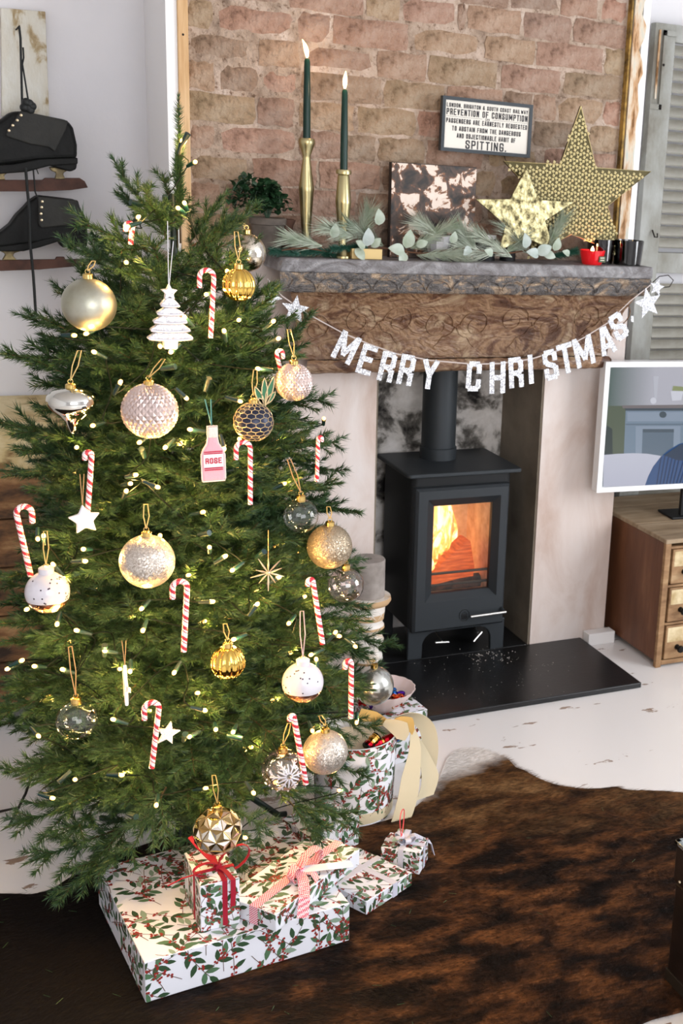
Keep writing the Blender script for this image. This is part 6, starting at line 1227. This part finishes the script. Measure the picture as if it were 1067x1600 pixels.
cpx = [((412, 634), (398, 604), 9), ((413, 634), (413, 590), 9), ((414, 634), (428, 588), 9), ((414, 632), (430, 612), 8), ((412, 632), (404, 622), 7)]
for (x0, y0), (x1, y1), w_ in cpx:
    A3, B3 = P(x0, y0, q.y-.004)-q, P(x1, y1, q.y-.004)-q; d = B3-A3; n_ = Vector((d.z, 0, -d.x)).normalized(); s_ = mpp(q); f_ = [0, .18, .4, .65, .85, 1]; ww = [0, .6, 1, .9, .5, 0]
    out = [A3+d*t+n_*w_*.5*s_*k for t, k in zip(f_, ww)]+[A3+d*t-n_*w_*.5*s_*k for t, k in list(zip(f_, ww))[::-1][1:-1]]
    MB().prism([(v.x, v.z) for v in out], A3.y-.001, A3.y+.001).build('leaf', lfg, o); MB().tube([Vector((v.x, A3.y-.001, v.z)) for v in out+[out[0]]], .0011, 5).build('leaf_edge', lfe, o)
# rose bottle
q = T(332, 710, .045); s_ = mpp(q); o = thing('bottle_ornament', 'pink fabric bottle ornament labelled ROSE hanging from green cord', 'ornament', q, 0, 'shaped ornaments on the tree'); o.rotation_euler = (0, -.02, 0)
felt = mat('pink_felt', (226, 170, 178), .9, bump=.3, bscale=300); feltw = mat('cream_beading', (226, 214, 204), .6, bump=.5, bscale=300); redt = mat('red_stitching', (190, 30, 60), .6)
bp_ = [(-17, -42), (17, -42), (18, -38), (18, 0), (15, 8), (9, 18), (7.5, 26), (7.5, 46), (-7.5, 46), (-7.5, 26), (-9, 18), (-15, 8), (-18, 0), (-18, -38)]; B_ = [(x*s_, z*s_) for x, z in bp_]
MB().prism(B_, -.006, .006).build('bottle', felt, o, bevel=.004, seg=3); MB().tube([(x, -.004, z) for x, z in B_+[B_[0]]], .0014, 6).build('beaded_edge', feltw, o)
MB().box((-7*s_, -.008, 28*s_), (7*s_, .002, 45*s_)).build('foil_neck', feltw, o, bevel=.002); MB().box((-15*s_, -.0072, -19*s_), (15*s_, -.005, 2*s_)).build('label_patch', mat('white_label', (236, 230, 230), .6), o)
for z_ in (5, 2, -21, -24): MB().box((-14*s_, -.0078, z_*s_), (14*s_, -.006, (z_+1.3)*s_)).build('red_line', redt, o)
lettering('ROSE', 25*s_, 9*s_, .75*s_, -.0080, -.0070, -8.5*s_, .3).build('lettering', redt, o)
gc = mat('green_cord', (70, 130, 124), .5)
for x_ in (-9, 0): MB().tube([(0, 0, 46*s_), (x_*s_, -.002, 88*s_)], .0012, 5).build('cord', gc, o)
# white glitter tree
q = T(265, 497, .05); s_ = mpp(q); o = thing('glitter_tree_ornament', 'white glitter fir-tree shaped ornament with a star on top', 'ornament', q, 0, 'shaped ornaments on the tree')
pr_ = []
for k, (zb_, w0, w1_) in enumerate(((22, 4, 13), (9, 8, 18), (-4, 12, 23), (-17, 15, 27), (-30, 18, 31))): pr_ += [(w1_-2, zb_+1.5), (w1_, zb_-1.5), (w1_-8, zb_-4)]
pr_ = [(4, 32)]+pr_+[(10, -34), (9, -48)]; pt = [(x*1.15*s_, z*s_) for x, z in pr_]+[(-x*1.15*s_, z*s_) for x, z in pr_[::-1]]
MB().prism(pt, -.007, .007).build('tree_body', glits, o, bevel=.003, seg=3); MB().prism([(x, z+40*s_) for x, z in starpts(13*s_, .5)], -.006, .006).build('star', glits, o, bevel=.001)
ri = MB()
for zb_, w1_ in ((21, 12), (8, 17), (-5, 22), (-18, 26), (-31, 29)): ri.tube([(1.15*w1_*s_*math.sin(t), -.007-.003*math.cos(t), (zb_-2.5*math.cos(t))*s_) for t in np.linspace(-1.4, 1.4, 9)], .0022, 6)
ri.build('tier_ridges', mat('silver_white_bead', (206, 202, 206), .4, .4), o, smooth=60)
for x_, tx_ in ((-1, 0), (1, 8)): MB().tube([(x_*s_*.4, 0, 50*s_), (tx_*s_, -.002, (148 if x_ < 0 else 118)*s_)], .0007, 5).build('thread', loopw, o)
# white ceramic star, starburst, hanging stick, pale star
cer = mat('white_ceramic', (228, 228, 234), .35, coat=.2); q = T(132, 812, .045); s_ = mpp(q); o = thing('ceramic_star', 'smooth white ceramic star hanging on twine, upper left of the glitter ball', 'ornament', q, 0, 'shaped ornaments on the tree')
MB().prism([(x, z) for x, z in starpts(25*s_, .52, -.1)], -.004, .004).build('star', cer, o, bevel=.0025, seg=3)
for x_ in (-4, 2): MB().tube([(-2*s_, 0, 24*s_), (x_*s_, -.002, 74*s_)], .0007, 5).build('twine', loopt, o)
q = T(196, 1070, .045); s_ = mpp(q); o = thing('ceramic_star', 'white ceramic star seen edge-on as a thin stick, low on the left', 'ornament', q, 1.15, 'shaped ornaments on the tree'); MB().prism([(x, z) for x, z in starpts(34*s_, .5, .0)], -.003, .003).build('star', cer, o, bevel=.0015); o.rotation_euler = (0, 0, -1.66)
for x_ in (-3, 3): MB().tube([(0, 0, 33*s_), (0, x_*s_, 74*s_)], .0007, 5).build('twine', loopt, o)
q = T(419, 895, .045); s_ = mpp(q); o = thing('starburst_ornament', 'thin-rayed gold and white starburst ornament, right of the centre', 'ornament', q, 0, 'shaped ornaments on the tree'); sb = MB()
for k in range(10):
    a_ = k*2*PI/10+.25; l_ = (28 if k % 2 else 22)*s_; d = Vector((math.cos(a_), -.25*math.sin(k*2), math.sin(a_))); sb.tube([(0, 0, 0), d*l_*.5, d*l_], [.0008, .0018, .0006], 5)
sb.sphere(.0035, (0, 0, 0), 8, 6); sb.build('rays', mat('champagne_metal', (222, 200, 168), .3, .8), o)
MB().tube([(0, 0, 0), (0, -.002, 70*s_)], .0006, 5).build('thread', loopg, o)
q = T(262, 1146, .02); s_ = mpp(q); o = thing('glitter_star', 'small pale glitter star tucked behind a candy cane, low centre left', 'ornament', q, .2, 'shaped ornaments on the tree'); MB().prism([(x, z) for x, z in starpts(20*s_, .45, .3)], -.002, .002).build('star', glits, o)
# candy canes
cw = mat('candy_white', (240, 226, 224), .25, coat=.4); cr_ = mat('candy_red', (198, 36, 52), .25, coat=.4)
def cane(label, hook, foot, wpx=4.3, side=-1, off=.045, Y=None, hookw=11, flip=0):
    """hook = top of the bend, foot = bottom of the stick (pixels)"""
    q = P(*foot, Y) if Y else T((hook[0]+foot[0])/2, (hook[1]+foot[1])/2, off); Yq = q.y; s_ = mpp(q); A3, B3 = P(*hook, Yq), P(*foot, Yq); o = thing('candy_cane', label, 'candy cane', A3, 0, 'candy canes on the Christmas tree')
    ax = (B3-A3); ln_ = ax.length; d = ax.normalized(); sdv = Vector((d.z, 0, -d.x))*(1 if side > 0 else -1)
    sdv = Vector((side, 0, 0)); rr = hookw*s_
    pts = []
    for k in range(12): a_ = PI*k/11; pts.append(sdv*(2*rr)-sdv*(rr*(1-math.cos(a_)))+Vector((0, 0, rr*math.sin(a_)-rr)))   # from free end over to stick
    free = pts[0]+Vector((0, 0, -rr*1.5)); st0 = pts[-1]; foot_ = st0+(B3-A3)-Vector((0, 0, -rr)); body = [free, free.lerp(pts[0], .5)]+pts
    for k in range(1, 17): body.append(st0.lerp(foot_, k/16))
    # resample evenly
    acc = [0]; 
    for a_, b_ in zip(body[:-1], body[1:]): acc.append(acc[-1]+(b_-a_).length)
    n_ = max(20, int(acc[-1]/.0016)); res = []
    for k in range(n_+1):
        s1_ = acc[-1]*k/n_; j = min(len(acc)-2, int(np.searchsorted(acc, s1_, 'right'))-1); t = (s1_-acc[j])/max(1e-9, acc[j+1]-acc[j]); res.append(body[j].lerp(body[j+1], t))
    seg = 12; step = acc[-1]/n_; pit = .019
    MB().tube(res, wpx*.92*s_, seg, fmi=lambda i, k: 1 if ((i*step/pit+k/seg) % 1 < .34 or .55 < (i*step/pit+k/seg) % 1 < .63) else 0).build('striped_stick', [cw, cr_], o, smooth=60); return o
cane('candy cane at the very top left of the tree, mostly hidden', (207, 349), (204, 382), 4.5, -1, hookw=5, Y=2.3)
cane('candy cane on the upper right, beside the ribbed gold ball', (334, 422), (329, 528), 4.2, -1)
cane('candy cane hooked just below the pineapple ornament', (391, 690), (391, 788), 4.2, -1)
cane('candy cane hanging behind the white ceramic star', (143, 706), (137, 800), 4.6, -1, hookw=5)
cane('candy cane above the white dotted ball at the left edge', (25, 792), (48, 900), 5., 1)
cane('candy cane with white hook, right below the large glitter ball', (292, 907), (287, 1018), 5.)
cane('candy cane at the right, left of the pink-tinged clear ball', (489, 905), (504, 1006), 4.6, -1, hookw=4)
cane('candy cane against the white pier on the right edge', (497, 683), (495, 752), 3.6, 1, hookw=3, off=0.01)
cane('candy cane beside the pearly silver ball on the right', (549, 1032), (548, 1122), 4.6, -1, hookw=5)
cane('candy cane low on the left, beside the clear glass ball', (248, 1096), (237, 1200), 4.8)
cane('candy cane across the snowflake ball', (459, 1118), (478, 1225), 5., -1, hookw=3, off=.075)
cane('candy cane half hidden behind the smaller faceted ball', (432, 548), (440, 585), 3.8, 1, hookw=5, off=.0)
# fallen needles on the rug and floor
fn = MB()
for _ in range(90):
    x, y = random.gauss(.35, .42), random.gauss(2.0, .28)
    if x < .0 or (.27 < x < .67 and y > 1.9): continue
    a_ = random.uniform(0, PI); l_ = random.uniform(.004, .009); z = .0105; dx, dy = math.cos(a_)*l_, math.sin(a_)*l_
    fn.tube([(x-dx, y-dy, z), (x+dx, y+dy, z+.001)], .0004, 3)
tag(fn.build('fallen_needles', nd), 'loose green fir needles scattered on the dark rug', 'needles', kind='stuff')
